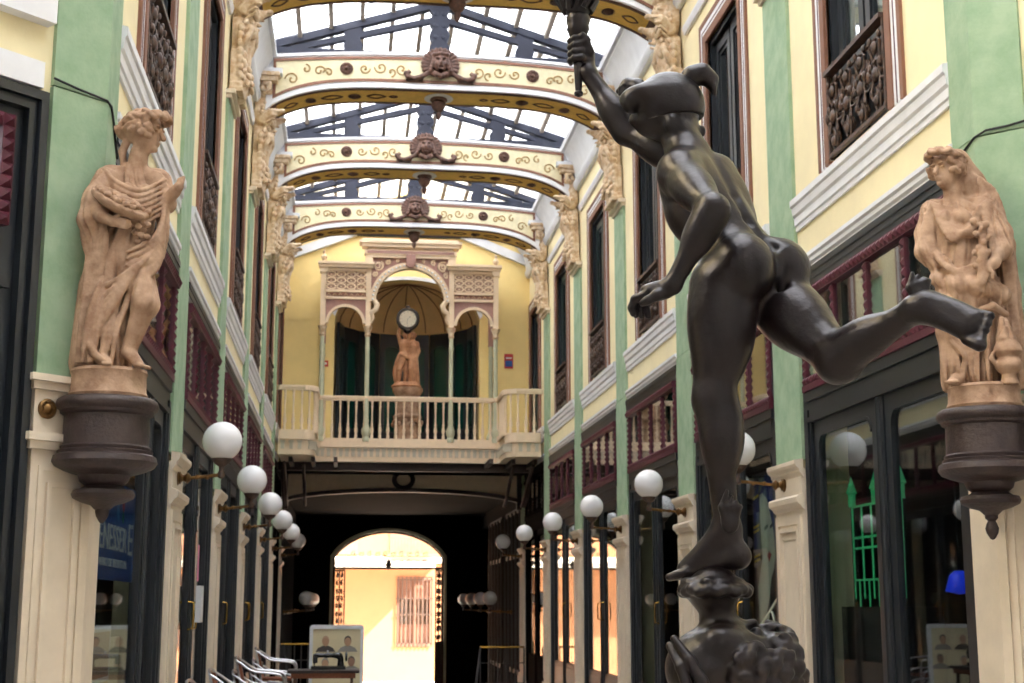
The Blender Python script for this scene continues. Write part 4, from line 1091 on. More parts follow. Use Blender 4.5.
# apse: curved wall, half dome with ribs
mb = MB(); seg = 24
def ap(a, r, z): return (XC+math.cos(a)*r, YW+.28+math.sin(a)*r*.95, z)
vs = []; fs = []
for i in range(seg+1):
    a = PI*i/seg; vs += [ap(a, NR, 2.9), ap(a, NR, 5.68)]
for i in range(seg): fs.append((2*i, 2*i+1, 2*i+3, 2*i+2))
mb.add(vs, fs)
structure(mb, 'wall_niche', apsem, smooth=True)
mb = MB(); vs = []; fs = []; rn_ = 10
for i in range(seg+1):
    a = PI*i/seg
    for j in range(rn_+1):
        b = PI/2*j/rn_; vs.append((XC+math.cos(a)*NR*math.cos(b), YW+.28+math.sin(a)*NR*.95*math.cos(b), 5.68+.78*math.sin(b)))
for i in range(seg):
    for j in range(rn_): a = i*(rn_+1)+j; fs.append((a, a+rn_+1, a+rn_+2, a+1))
mb.add(vs, fs); structure(mb, 'ceiling_niche', apsem, smooth=True)
mb = MB()
for i in range(1, 10):
    a = PI*i/10; mb.tube([(XC+math.cos(a)*NR*.985*math.cos(b), YW+.28+math.sin(a)*NR*.93*math.cos(b), 5.67+.765*math.sin(b)) for b in [PI/2*j/8 for j in range(9)]], .012, 5)
tn += 1; structure(mb, 'trim_%d' % tn, brown)
mb = MB(); mb.box(XL-.3, XR+.3, YW, YW+2, 2.86, 2.98); structure(mb, 'floor_balcony', cream)
# dark curved door wall of the niche: glazed leaves
t = thing('niche_doors', 'curved screen of tall dark green glazed doors in the niche behind the clock', 'door', (XC, YW+1.4, 2.98))
nd = 8
for i in range(nd):
    a0, a1 = PI*(i+.03)/nd, PI*(i+.97)/nd; r = NR-.07
    p0, p1 = Vector(ap(a0, r, 0)), Vector(ap(a1, r, 0)); c = (p0+p1)/2; u = (p1-p0).normalized(); nn = Vector((0,0,1)).cross(u); hw = (p1-p0).length/2
    g = lambda p, q, d, c=c, u=u, nn=nn: tuple(c+u*p+nn*d+Vector((0,0,q)))
    z0, z1 = 2.98, 5.62
    def arch(w, zb, zt, k=8): return [(-w,zb),(w,zb)] + [(w*math.cos(PI*j/k), zt-w*.55+w*.55*math.sin(PI*j/k)) for j in range(k+1)]
    inn = arch(hw-.09, z0+.55, z1-.25); outl = [(-hw,z0),(hw,z0)] + [(hw-2*hw*j/8, z1) for j in range(9)]
    mb = MB(); mb.ring(outl, inn, g, -.03, .03); mb.prism([(-hw+.06,z0+.08),(hw-.06,z0+.08),(hw-.06,z0+.46),(-hw+.06,z0+.46)], g, -.045, .045)
    lf = mb.build('door_leaf', black, t)
    MB().strip(inn, arch(hw-.11, z0+.57, z1-.27), g, -.045, .045).build('glazing_bead', dgreen, lf)
    mb = MB(); mb.prism(inn, g, .0, .006); mb.build('pane', greenglass, lf)
# ---- wooden screen of three arches
t = thing('balcony_arcade', 'cream carved wooden screen of three arches with lattice panels above the end balcony', 'screen', (XC, YC, 3.05))
pr = lambda p, q, y: (p, y, q)
def colm(x, y, z0, zc, z1, m=pgreen):
    mb = MB(); mb.lathe([(.0,z0),(.075,z0),(.08,z0+.06),(.06,z0+.09),(.085,z0+.16),(.09,z0+.22),(.055,z0+.30),(.045,z0+.36),(.055,z0+.40),(.045,z0+.44),(.042,zc-.42),(.05,zc-.38),(.042,zc-.34),(.04,zc-.14),(.0,zc-.14)], (x,y,0), 16)
    return mb
for q in (-1, 1):
    for xo in (.81, 1.68):
        x = XC+q*xo
        cc = colm(x, YC, 3.05, 5.25, 0).build('column', pgreen, t, auto=40)
        MB().lathe([(.0,5.08),(.042,5.08),(.065,5.12),(.05,5.15),(.06,5.2),(.085,5.26),(.09,5.29),(.0,5.29)], (x,YC,0), 16).build('column_capital', capm, cc, auto=40)
        mb = MB(); top = 6.72 if xo < 1 else 6.5
        mb.box(x-.05, x+.05, YC-.05, YC+.05, 5.29, top); mb.box(x-.075, x+.075, YC-.075, YC+.075, top-.16, top); mb.build('upper_post', screenm, t)
    for xo in (1.68,):
        x = XC+q*xo; cc = colm(x, YW-.06, 3.05, 5.25, 0).build('column', pgreen, t, auto=40)
        mb = MB(); mb.box(x-.05, x+.05, YW-.11, YW-.01, 5.11, 6.45); mb.build('upper_post', lattice_back, t)
        mb = MB(); mb.box(x-.03, x+.03, YC, YW-.1, 5.9, 6.4); mb.build('return_panel', lattice_back, t)
    # side bay
    xa, xb = sorted((XC+q*.86, XC+q*1.63)); w = (xb-xa)/2; xm = (xa+xb)/2
    th = [PI*j/16 for j in range(17)]
    arc = [(xm-w*math.cos(a), 5.34+(w*.98)*math.sin(a)) for a in th]; arc2 = [(xm-(w-.055)*math.cos(a), 5.34+(w-.06)*math.sin(a)) for a in th]
    MB().strip(arc2, arc, pr, YC-.05, YC+.05).build('side_arch', screenm, t, auto=40)
    top = [(x, 5.84) for x, z in arc]
    MB().strip([(x, z) for x, z in arc], top, pr, YC-.012, YC+.012).build('spandrel', lattice_back, t)
    mb = MB()
    for z, h in ((5.84,.05),(5.98,.05),(6.40,.05)): mb.box(xa-.03, xb+.03, YC-.05, YC+.05, z-h/2, z+h/2)
    mb.box(xa-.14, xb+.14, YC-.10, YC+.10, 6.44, 6.50); mb.box(xa-.16, xb+.16, YC-.13, YC+.13, 6.50, 6.55); mb.build('cornice', screenm, t)
    lat = MB().box(xa, xb, YC+.008, YC+.02, 5.86, 6.40).build('lattice_panel', lattice_back, t)
    mb = MB(); z0, z1 = 6.01, 6.375; nx, nz = 4, 3
    for i in range(nx):
        for j in range(nz):
            cx, cz = xa+(xb-xa)*(i+.5)/nx, z0+(z1-z0)*(j+.5)/nz; rx, rz = (xb-xa)/nx*.42, (z1-z0)/nz*.40
            mb.tube([(cx+rx*math.cos(a), YC-.004, cz+rz*math.sin(a)) for a in [2*PI*k/10 for k in range(10)]], .019, 5, closed=True)
            mb.box(cx-.02, cx+.02, YC-.012, YC+.008, cz-.012, cz+.012)
            for sx in (-.5,.5):
                mb.box(cx+sx*(xb-xa)/nx-.018, cx+sx*(xb-xa)/nx+.018, YC-.01, YC+.008, cz-.018, cz+.018)
                mb.bar((cx, YC, cz+rz), (cx+sx*(xb-xa)/nx, YC, cz+(z1-z0)/nz*.5), .01, .012, up=(0,1,0))
    for i in range(7): cx = xa+(xb-xa)*(i+.5)/7; mb.bar((cx-.03,YC,5.90),(cx,YC,5.94), .012,.012,up=(0,1,0)); mb.bar((cx+.03,YC,5.90),(cx,YC,5.94), .012,.012,up=(0,1,0))
    mb.build('lattice', screenm, lat)
    x = XC+q*1.68; MB().lathe([(.0,6.55),(.05,6.55),(.03,6.58),(.055,6.62),(.06,6.66),(.03,6.70),(.02,6.72),(.03,6.75),(.012,6.80),(.0,6.83)], (x,YC,0), 14).build('finial', capm, t, auto=40)
# central arch
th = [PI*j/28 for j in range(29)]; R0, R1 = .67, .79; zc = 5.78
arc = [(XC-R1*math.cos(a), zc+R1*math.sin(a)) for a in th]; arc2 = [(XC-R0*math.cos(a), zc+R0*math.sin(a)) for a in th]
ca = MB().strip(arc2, arc, pr, YC-.08, YC+.08).build('central_arch', screenm, t, auto=30)
mb = MB()
for i in range(1, 56, 2):
    a = PI*i/56; mb.sphere((XC-.73*math.cos(a), YC-.085, zc+.73*math.sin(a)), .022, 8, 6)
mb.build('bead', white, ca)
mb = MB()
for q in (-1, 1):
    mb.tube([(XC+q*.76,YC-.02,5.36),(XC+q*.72,YC-.03,5.45),(XC+q*.75,YC-.04,5.56),(XC+q*.66,YC-.05,5.62),(XC+q*.64,YC-.05,5.72),(XC+q*.70,YC-.05,5.80)], [.03,.045,.05,.055,.06,.05], 8)
mb.build('scroll_bracket', screenm, t, auto=60)
for q in (-1, 1):
    pts = [(XC+q*R1*math.sin(a), zc+R1*math.cos(a)) for a in [PI/2*j/12 for j in range(13)]]
    sp = MB().strip(pts, [(x, 6.66) for x, z in pts], pr, YC-.015, YC+.015).build('spandrel', lattice_back, t)
    mb = MB()
    for (cx, cz, r, tr) in ((.63,6.50,.11,1.3),(.45,6.58,.06,1.1),(.70,6.33,.06,1.1),(.26,6.61,.035,1)):
        for sg in (-1,1):
            mb.tube([(x, YC-.022, z) for x, z in scroll(XC+q*cx, cz, r*(1 if sg > 0 else .8), 1.0*sg, tr, sg*q)], .014, 5)
    mb.build('carved_scrolls', screenm, sp, auto=60)
mb = MB(); mb.box(XC-.09, XC+.09, YC-.13, YC+.1, 6.50, 6.72); mb.box(XC-.06, XC+.06, YC-.15, YC+.1, 6.46, 6.60); mb.build('keystone', lattice_back, t)
mb = MB()
for z0, z1, e, d in ((6.66,6.72,.86,.08),(6.72,6.80,.90,.10),(6.80,6.86,.84,.06),(6.86,6.93,.95,.14),(6.93,6.98,1.0,.18),(6.98,7.03,.94,.12)): mb.box(XC-e, XC+e, YC-d, YC+d, z0, z1)
mb.build('entablature', screenm, t)
mb = MB(); mb.box(XC-.85, XC+.85, YC-.105, YC-.06, 6.735, 6.79); mb.build('entablature_band', lattice_back, t)

# ---- balcony: straight middle, rounded side bays coming forward
def balc_line():
    """plan of the front edge from left wall to right wall"""
    YS = 25.92; pts = [(XL+.09, YS)]
    pts += [(XL+.55, YS)]
    c = (XL+.50, YS+.28)
    for j in range(1, 9):
        a = -PI/2+PI/2*j/8; pts.append((XL+.50+.24*math.cos(a)+.0, YS+.28+.28*math.sin(a)))
    pts.append((XL+.74, YC-.08)); pts.append((XL+.80, YC))
    L = pts; Rr = [(2*XC-x-.0, y) for x, y in pts]; Rr = [(min(x, XR-.09), y) for x, y in Rr]
    Rr[0] = (XR-.09, YS)
    return L + Rr[::-1]
BLN = balc_line()
t = thing('end_balcony', 'cream balcony with turned balusters and rounded ends across the end wall', 'balcony', (XC, YC, 2.65))
def slab_plan(off, z0, z1, mb):
    fr = []
    for i, (x, y) in enumerate(BLN): fr.append((x, y-off))
    poly = [(XL+.09, YW-.02)] + [(max(XL+.02, min(XR-.02, x)), y) for x, y in fr] + [(XR-.09, YW-.02)]
    n = len(poly); vs = [(x, y, z0) for x, y in poly] + [(x, y, z1) for x, y in poly]
    fs = [(i, (i+1)%n, n+(i+1)%n, n+i) for i in range(n)]
    # top and bottom as fans of quads towards the wall line
    for base in (0, n):
        for i in range(1, n-2): fs.append((base+0 if False else base+i, base+i+1, base+i+1, base+i)) if False else None
    fs = [f for f in fs if f]
    mb.add(vs, fs)
    mb.add([(x, y, z1) for x, y in poly[1:-1]] + [(x, YW-.02, z1) for x, y in poly[1:-1]], [(i, i+1, n-2+i+1, n-2+i) for i in range(n-3)])
    mb.add([(x, y, z0) for x, y in poly[1:-1]] + [(x, YW-.02, z0) for x, y in poly[1:-1]], [(i, i+1, n-2+i+1, n-2+i) for i in range(n-3)])
mb = MB(); slab_plan(.04, 2.98, 3.07, mb); slab_plan(.07, 2.93, 2.98, mb); slab_plan(.02, 2.72, 2.93, mb); slab_plan(.05, 2.66, 2.72, mb)
sl = mb.build('balcony_slab', screenm, t)
mb = MB()
i = 0
for (x0, y0), (x1, y1) in zip(BLN[:-1], BLN[1:]):
    L = math.hypot(x1-x0, y1-y0); k = max(1, int(L/.115))
    if L < .05: continue
    d = Vector(((x1-x0)/L, (y1-y0)/L, 0)); nn = Vector((d.y, -d.x, 0))
    for j in range(k):
        c = Vector((x0, y0-.02, 0))+d*(L*(j+.5)/k)
        mb.obox((c.x+nn.x*.012, c.y+nn.y*.012, 2.83), (d, nn, (0,0,1)), (.03,.012,.07)); mb.obox((c.x+nn.x*.02, c.y+nn.y*.02, 2.895), (d, nn, (0,0,1)), (.045,.014,.016))
mb.build('slab_frieze', friezem, sl)
mb = MB()
for a, b in zip(BLN[:-1], BLN[1:]): mb.bar((*a, 3.90), (*b, 3.90), .10, .05); mb.bar((*a, 3.855), (*b, 3.855), .07, .04)
for p in BLN: mb.lathe([(.0,3.835),(.05,3.835),(.05,3.925),(.0,3.925)], (p[0],p[1],0), 12)
mb.build('handrail', screenm, t)
mb = MB()
for a, b in zip(BLN[:-1], BLN[1:]): mb.bar((*a, 3.09), (*b, 3.09), .07, .04)
mb.build('foot_rail', screenm, t)
bal = None; dist = 0; step = .152; nxt = .1
P = BLN
for (x0, y0), (x1, y1) in zip(P[:-1], P[1:]):
    L = math.hypot(x1-x0, y1-y0)
    while nxt <= dist+L:
        u = (nxt-dist)/L; x, y = x0+(x1-x0)*u, y0+(y1-y0)*u
        if bal is None:
            bal = MB().lathe([(.0,3.10),(.028,3.10),(.028,3.17),(.018,3.19),(.032,3.25),(.034,3.29),(.018,3.36),(.026,3.38),(.016,3.41),(.013,3.55),(.018,3.70),(.024,3.73),(.016,3.76),(.024,3.80),(.024,3.84),(.0,3.84)], (0,0,0), 12).build('baluster', screenm, t, auto=40)
            first = bal; base = Vector(t.location); mesh = bal.data
            mesh.transform(Matrix.Translation(Vector((base.x, base.y, 0))))          # the shape about its own foot
            bal.location = Vector((x, y, 0))-Vector((base.x, base.y, 0)); 
        else:
            o = first.copy(); C.objects.link(o); o.parent = t; o.location = Vector((x, y, 0))-Vector((base.x, base.y, 0))
        nxt += step
    dist += L
# timber and corbels under the balcony
mb = MB(); mb.box(XL+.02, XR-.02, 27.3, 27.42, 2.50, 2.66)
for i in range(12): x = XL+.3+i*.41; mb.box(x-.035, x+.035, 27.3 if 2 < i < 9 else 26.2, 27.9, 2.56, 2.65)
mb.build('floor_joist', dwood, t)
mb = MB()
for q in (-1, 1):
    for xo, y in ((2.30,26.3),(1.95,26.4),(2.35,27.0)):
        x = XC+q*xo; mb.tube([(x,28.1,1.9),(x,27.6,2.05),(x,27.1,2.3),(x,y,2.55)], .035, 6)
mb.build('support_bracket', dwood, t)
for q, nm in ((-1,'left'),(1,'right')):
    # small door into the side wall by the balcony
    pass
# ---- pedestal and clock group on the balcony
t = thing('clock_pedestal', 'round terracotta pedestal standing behind the balcony balusters', 'pedestal', (XC, 27.75, 2.98))
MB().lathe([(.0,2.99),(.33,2.99),(.33,3.10),(.28,3.14),(.26,3.2),(.25,3.55),(.28,3.58),(.28,3.62),(.24,3.66),(.23,4.0),(.26,4.05),(.30,4.12),(.30,4.17),(.0,4.17)], (XC,27.75,0), 28).build('shaft', terra, t, auto=40)
mb = MB()
for i in range(14):
    a = 2*PI*i/14; mb.sphere((XC+math.cos(a)*.27, 27.75+math.sin(a)*.27, 3.50-.05*(i%2)), .05, 8, 6)
mb.build('garland', terra, t)
def clock_group():
    S = SDF((-.36,-.28,-.02), (.40,.28,1.46), .0075)
    S.ell((0,0,.03), (.30,.24,.06), None, .02); 
    for i in range(20): a = i*2.4; S.ell((math.cos(a)*.2, math.sin(a)*.16-.02, .07), (.05,.04,.035), None, .01)
    # man on the left, stepping, arm up
    S.cone((-.06,-.04,.62),(-.13,-.09,.36), .07, .05, .02); S.cone((-.13,-.09,.36),(-.15,-.05,.10), .046, .03, .02); S.cone((-.15,-.05,.10),(-.16,-.11,.08), .03, .022, .015)
    S.cone((-.03,0,.62),(-.02,-.02,.36), .07, .05, .02); S.cone((-.02,-.02,.36),(-.03,0,.10), .046, .03, .02); S.cone((-.03,0,.1),(-.04,-.07,.08), .03, .022, .015)
    S.ell((-.05,-.02,.64), (.095,.075,.08), None, .03); S.cone((-.05,-.01,.66),(-.05,0,.86), .08, .10, .04); S.cone((-.13,0,.92),(.02,0,.92), .045, .045, .03)
    S.path([(-.13,0,.93),(-.17,-.02,1.06),(-.15,-.02,1.22)], [.042,.036,.028], .015); S.ell((-.14,-.03,1.25), (.03,.03,.035), None, .01)
    S.path([(.02,0,.93),(.08,-.05,1.02),(.06,-.04,1.1)], [.04,.034,.026], .015)
    S.cone((-.04,0,.95),(-.03,-.01,1.02), .035, .033, .02); head(S, (-.03,-.01,1.07), (.3,-.95,.1), .062)
    curls(S, (-.03,-.01,1.07), Vector((.3,-.95,.1)).normalized(), Vector((-.95,-.3,0)), Vector((0,0,1)), .062, 40, .9, 5.4, .012)
    S.path([(-.10,-.08,.66),(0,-.1,.60),(.06,-.08,.56)], .04, .02); fold(S, sm([(-.14,-.06,.68),(-.18,-.03,.5),(-.22,.02,.3),(-.2,.03,.1)]), .04, .02)
    # woman on the right in a long robe
    S.cone((.14,0,.10),(.12,-.01,.62), .12, .085, .03, disp=wavy(9,.010,(.13,0),3,1)); S.cone((.12,-.01,.62),(.13,-.01,.86), .085, .085, .03)
    S.cone((.07,0,.90),(.20,0,.90), .042, .042, .03); S.cone((.11,-.06,.6),(.08,-.13,.36), .06, .05, .02); S.cone((.08,-.13,.36),(.10,-.10,.1), .05, .035, .02)
    for q in (-1,1): S.ell((.13+.035*q,-.075,.83), (.032,.03,.032), None, .015)
    S.path([(.20,0,.90),(.24,-.02,.74),(.20,-.06,.60)], [.038,.032,.025], .015); S.path([(.08,0,.91),(.04,-.02,1.02),(.05,-.03,1.12)], [.036,.03,.025], .015)
    S.cone((.13,0,.93),(.13,-.01,1.0), .033, .032, .02); head(S, (.13,-.01,1.05), (.1,-.98,-.05), .060)
    curls(S, (.13,-.01,1.05), Vector((.1,-.98,-.05)).normalized(), Vector((-.98,-.1,0)), Vector((0,0,1)), .062, 40, .8, 5.5, .013)
    for i in range(6): fold(S, sm([(.06+.03*i,-.085,.60),(.06+.032*i,-.11,.4),(.05+.04*i,-.12,.12)]), .014)
    for i in range(4): fold(S, sm([(.21,-.05,.66-.05*i),(.14,-.11,.58-.06*i),(.06,-.10,.56-.08*i)]), .013)
    return S.mesh()
V, Q = clock_group()
t = thing('clock_statue', 'terracotta man and woman holding up a round dark clock on the end balcony', 'statue', (XC, 27.75, 4.17))
mesh_obj('figures', V+(XC-.03,27.75,4.18), Q, terra2, t, smooth=True)
ck = (XC-.02, 27.70, 5.55); cd = MB()
cd.lathe([(.0,-.09),(.16,-.09),(.22,-.05),(.235,0),(.235,.04),(.215,.065),(.175,.07),(.165,.055),(.0,.055)], ck, 32, (0,-1,0)); cd.sphere((ck[0],ck[1],ck[2]+.25), .035, 10, 8, (1.4,1,1)); cd.lathe([(.0,-.30),(.04,-.29),(.08,-.24),(.07,-.2),(.0,-.2)], ck, 14)
cc = cd.build('clock_case', gilt, t, auto=40)
MB().lathe([(.165,.056),(.165,.060),(.0,.062)], ck, 32, (0,-1,0)).build('clock_face', facem, cc)
mb = MB()
for i in range(12):
    a = i*PI/6; mb.bar((ck[0]+math.sin(a)*.125, ck[1]-.064, ck[2]+math.cos(a)*.125), (ck[0]+math.sin(a)*.152, ck[1]-.064, ck[2]+math.cos(a)*.152), .008, .004)
mb.bar((ck[0],ck[1]-.068,ck[2]),(ck[0]+.06,ck[1]-.068,ck[2]+.05), .010, .004); mb.bar((ck[0],ck[1]-.068,ck[2]),(ck[0]-.02,ck[1]-.068,ck[2]-.11), .008, .004)
mb.build('clock_hands', black, cc)
# fire alarm and sign on the yellow wall
t = thing('fire_alarm', 'small red fire alarm button on the yellow wall left of the niche', 'alarm', (-.50, YW, 4.66))
MB().box(-.55,-.45,YW-.04,YW,4.65,4.77).build('housing', redm, t); MB().lathe([(.0,0),(.025,0),(.02,.012),(.0,.014)], (-.50,YW-.04,4.71), 12, (0,-1,0)).build('button', whitep, t)
t = thing('wall_notice', 'red and blue notice plate on the yellow wall right of the niche', 'sign', (3.17, YW, 4.73))
MB().box(3.08,3.26,YW-.015,YW,4.68,4.98).build('plate', redm, t); MB().box(3.10,3.24,YW-.02,YW-.012,4.72,4.84).build('lower_panel', bluem, t); MB().box(3.11,3.23,YW-.02,YW-.012,4.88,4.91).build('print_line', whitep, t)
# ---------------------------------------------------------------- passage under the balcony, out to the street
GY = 38.8
mb = MB(); mb.box(-8, 10, 28.6, 29.2, -1.9, -1.7)
for i in range(5): mb.box(-8, 10, 29.2+i*.3, 29.5+i*.3, -2.4, -1.7-.13*(i+1))
mb.box(-8, 10, 30.7, GY+.4, -2.45, -2.35); structure(mb, 'floor_passage', floorm)
for s in (0, 1):
    mb = MB(); sb(mb, s, -.4, 0, 28.3, 29.5, 2.0, 3.0); sb(mb, s, -.4, 0, 29.5, GY, 2.0, 3.0)
    for k in (6, 7, 8):
        if k < 9: sb(mb, s, -.4, 0.0, PP[k]-.35 if k < 8 else PP[7]+.35+HB*2, min(PP[k]+.35, GY), -2.4, 2.0)
    sb(mb, s, -.4, 0.0, 28.8, 29.5, -2.4, 2.0); sb(mb, s, -.5, -.34, 29.5, GY, -2.4, 2.0)
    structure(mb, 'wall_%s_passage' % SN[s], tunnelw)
    for k in (5,):
        shopfront(s, k, True)
    # tall dark glazed fronts of the passage
    for k in (6, 7):
        y0, y1 = PP[k-1]+.45, PP[k]-.35
        t = thing('passage_shopfront', 'dark glazed shopfront in the passage, %s side, %s' % (SN[s], 'nearer the balcony' if k == 6 else 'nearer the street'), 'shopfront', (SX(s,0), (y0+y1)/2, -2.35))
        mb = MB()
        for j in range(5):
            y = y0+(y1-y0)*j/4; sb(mb, s, -.1, .03, y-.035, y+.035, -2.35, 2.0)
        for z in (-2.3, -1.4, 1.0, 1.95): sb(mb, s, -.1, .03, y0, y1, z-.05, z+.05)
        mb.build('frame', dwood, t); mb = MB()
        for j in range(5):
            y = y0+(y1-y0)*j/4; mb.tube([(SX(s,.05),y,-2.35),(SX(s,.05),y,1.95)], .02, 6)
        mb.build('metal_strip', steelstrip, t)
        mb = MB(); sb(mb, s, -.05, -.045, y0, y1, -2.3, 1.95); mb.build('pane', shopglass, t)
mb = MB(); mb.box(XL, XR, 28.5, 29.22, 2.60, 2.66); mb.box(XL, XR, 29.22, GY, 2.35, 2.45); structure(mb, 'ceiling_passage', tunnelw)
# beige lunette beam with ring
t = thing('passage_arch', 'beige panelled arch with brown edging and a ring, under the end balcony', 'arch', (XC, 29.2, 2.0))
us = [-1+2*i/32 for i in range(33)]; hs = (XR-XL)/2-.06; xc = (XL+XR)/2
lob = [(xc+u*hs, 1.98+.30*math.sqrt(max(0,1-(u*.97)**2))) for u in us]
MB().strip(lob, [(x, 2.66) for x, z in lob], pr, 29.2, 29.35).build('panel', screenm, t)
mb = MB(); mb.strip([(x, z-.03) for x, z in lob], [(x, z+.05) for x, z in lob], pr, 29.13, 29.38); mb.box(xc-hs, xc+hs, 29.13, 29.3, 2.60, 2.68)
for q in (-1,1): mb.box(xc+q*hs, xc+q*(hs-.09), 29.13, 29.3, 1.9, 2.62)
mb.build('edging', dwood, t)
mb = MB(); mb.tube([(xc+math.cos(a)*.19, 29.14, 2.50+math.sin(a)*.17) for a in [2*PI*i/28 for i in range(28)]], .05, 8, closed=True); mb.build('ring', dwood, t, auto=60)
# end wall of the passage with the arched gateway
DW = 1.49; gx = XC+.0
def gate_top(x): return 1.22+.70*math.sqrt(max(0, 1-((x-gx)/DW)**2*.93))*1.0 if abs(x-gx) <= DW else 1.22
gt = lambda x: 1.20+.74*(math.sqrt(max(0, 1.18-((x-gx)/DW)**2))-math.sqrt(.18))/(math.sqrt(1.18)-math.sqrt(.18))
mb = MB(); mb.box(XL-.4, gx-DW, GY, GY+.5, -2.4, 3.2); mb.box(gx+DW, XR+.4, GY, GY+.5, -2.4, 3.2)
xs = [gx-DW+2*DW*i/24 for i in range(25)]
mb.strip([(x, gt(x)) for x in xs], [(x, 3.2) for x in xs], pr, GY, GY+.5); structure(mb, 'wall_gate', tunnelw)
inn = [(gx-DW,-2.35)] + [(x, gt(x)) for x in xs] + [(gx+DW,-2.35)]; out = [(gx-DW-.07,-2.35)] + [(gx+(x-gx)*1.047, gt(x)+.075) for x in xs] + [(gx+DW+.07,-2.35)]
tn += 1; structure(MB().strip(inn, out, pr, GY-.06, GY+.02), 'trim_%d' % tn, pgreen)
t = thing('iron_gate', 'black ornate wrought iron gate folded open in the street doorway', 'gate', (gx, GY, -2.35))
mb = MB(); mb.box(gx-DW, gx+DW, GY+.15, GY+.21, .92, .98); mb.strip([(x, gt(x)-.06) for x in xs], [(x, gt(x)) for x in xs], pr, GY+.12, GY+.2)
for q in (-1,1): mb.box(gx+q*DW, gx+q*(DW-.06), GY+.12, GY+.2, -2.35, 1.25)
mb.build('gate_frame', iron, t)
mb = MB()
for i in range(7):
    x = gx-DW+.22+i*.43
    for sg in (-1, 1):
        mb.tube([(p, GY+.18, q) for p, q in scroll(x+sg*.09, 1.10, .085, 0, 1.2, sg, 14)], .012, 4)
        if abs(i-3) < 3: mb.tube([(p, GY+.18, q) for p, q in scroll(x+sg*.10, 1.33, .075, 1, 1.2, -sg, 14)], .012, 4)
mb.lathe([(.0,.90),(.03,.93),(.07,1.0),(.08,1.06),(.05,1.12),(.0,1.2)], (gx,GY+.16,0), 12)
mb.build('fanlight_scrolls', iron, t)
for q in (-1, 1):
    x0 = gx+q*(DW-.05); wl = .36 if q < 0 else .30
    a = Vector((x0, GY+.1, 0)); b = Vector((x0-q*wl*.75, GY-.9 if q > 0 else GY-.2, 0))
    mb = MB(); mb.bar((a.x,a.y,.88),(b.x,b.y,.88), .04,.05); mb.bar((a.x,a.y,-2.25),(b.x,b.y,-2.25), .04,.05); mb.bar((a.x,a.y,-1.0),(b.x,b.y,-1.0), .04,.05)
    for p in (a, b, (a+b)/2): mb.bar((p.x,p.y,-2.3),(p.x,p.y,.9), .035,.035)
    d = (b-a)
    for j in range(9):
        for sg in (.28,.72):
            cz = -.85+j*.2; L = d.length
            mb.tube([(a.x+d.x*(sg+u*.9/L*.6), a.y+d.y*(sg+u*.9/L*.6), cz+v) for u, v in scroll(0,0,.085,j,1.1,1 if j % 2 else -1,12)], .022, 4)
    mb.add([tuple(a+Vector((0,0,-2.2))), tuple(b+Vector((0,0,-2.2))), tuple(b+Vector((0,0,-1.0))), tuple(a+Vector((0,0,-1.0)))], [(0,1,2,3)])
    mb.build('gate_leaf', iron, t)
# ---------------------------------------------------------------- the street beyond
structure(MB().box(-10, 14, GY+.4, 46, -2.5, -2.4), 'floor_street', streetm)
SY = 46.0
t = thing('street_building', 'sunlit orange rendered building seen through the gate, with a barred window', 'building', (1.2, SY, -2.4))
mb = MB(); wx0, wx1, wz0, wz1 = 1.60, 2.73, -1.33, .86
mb.box(-9, wx0, SY, SY+.4, -2.4, 1.15); mb.box(wx1, 14, SY, SY+.4, -2.4, 1.15); mb.box(wx0, wx1, SY, SY+.4, wz1, 1.15); mb.box(wx0, wx1, SY, SY+.4, -2.4, wz0)
mb.box(-9, 14, SY, SY+.4, 1.15, 8); mb.build('wall', orange, t)
mb = MB(); mb.box(-3.3, 2.75, SY-1.2, SY, 1.12, 1.28); mb.box(-9, 14, SY-.1, SY, 1.28, 1.48); mb.box(-3.3,2.75,SY-1.26,SY,1.24,1.30); mb.build('stone_ledge', whitestone, t)
wf = MB(); wf.ring([(wx0,wz0),(wx1,wz0),(wx1,wz1),(wx0,wz1)], [(wx0+.08,wz0+.08),(wx1-.08,wz0+.08),(wx1-.08,wz1-.08),(wx0+.08,wz1-.08)], pr, SY+.02, SY+.12); wf.box((wx0+wx1)/2-.05, (wx0+wx1)/2+.05, SY+.03, SY+.12, wz0, wz1)
wo = wf.build('window_frame', brown, t)
MB().box(wx0, wx1, SY+.13, SY+.15, wz0, wz1).build('shutter', brown, wo)
MB().box(wx0+.1, wx1-.1, SY+.11, SY+.125, wz0+.7, wz1-.7).build('pane', shopglass, wo)
mb = MB()
for i in range(9):
    x = wx0+.04+(wx1-wx0-.08)*i/8; mb.bar((x,SY-.06,wz0-.0),(x,SY-.06,wz1), .035,.035)
for z in (wz0+.1, wz0+1.0, wz0+1.5, wz1-.1): mb.bar((wx0-.03,SY-.06,z),(wx1+.03,SY-.06,z), .035,.03)
mb.build('window_bars', iron, t)
mb = MB()
for x0, x1 in ((-.3,.35),(1.35,2.35)): mb.box(x0, x1, SY-.03, SY, 1.55, 2.9)
mb.build('upper_shutter', brown, t)
mb = MB(); mb.bar((1.2,SY-.62,2.05),(3.0,SY-.62,2.05),.05,.05); mb.box(1.2,3.0,SY-.66,SY,1.48,1.56)
for i in range(19): x = 1.2+i*.1; mb.bar((x,SY-.62,1.5),(x,SY-.62,2.05),.02,.02)
mb.build('street_balcony', orange, t)
# ---------------------------------------------------------------- things in the arcade
for s in (0, 1):
    for i, y in enumerate((31.0, 33.2, 35.6, 38.0)):
        lamp(s, y, 'dim low globe lamp deep in the passage, %s side, %s' % (SN[s], ['nearest', 'second', 'third', 'farthest'][i]), v=.52, zg=.12, group='globe lamps in the passage')
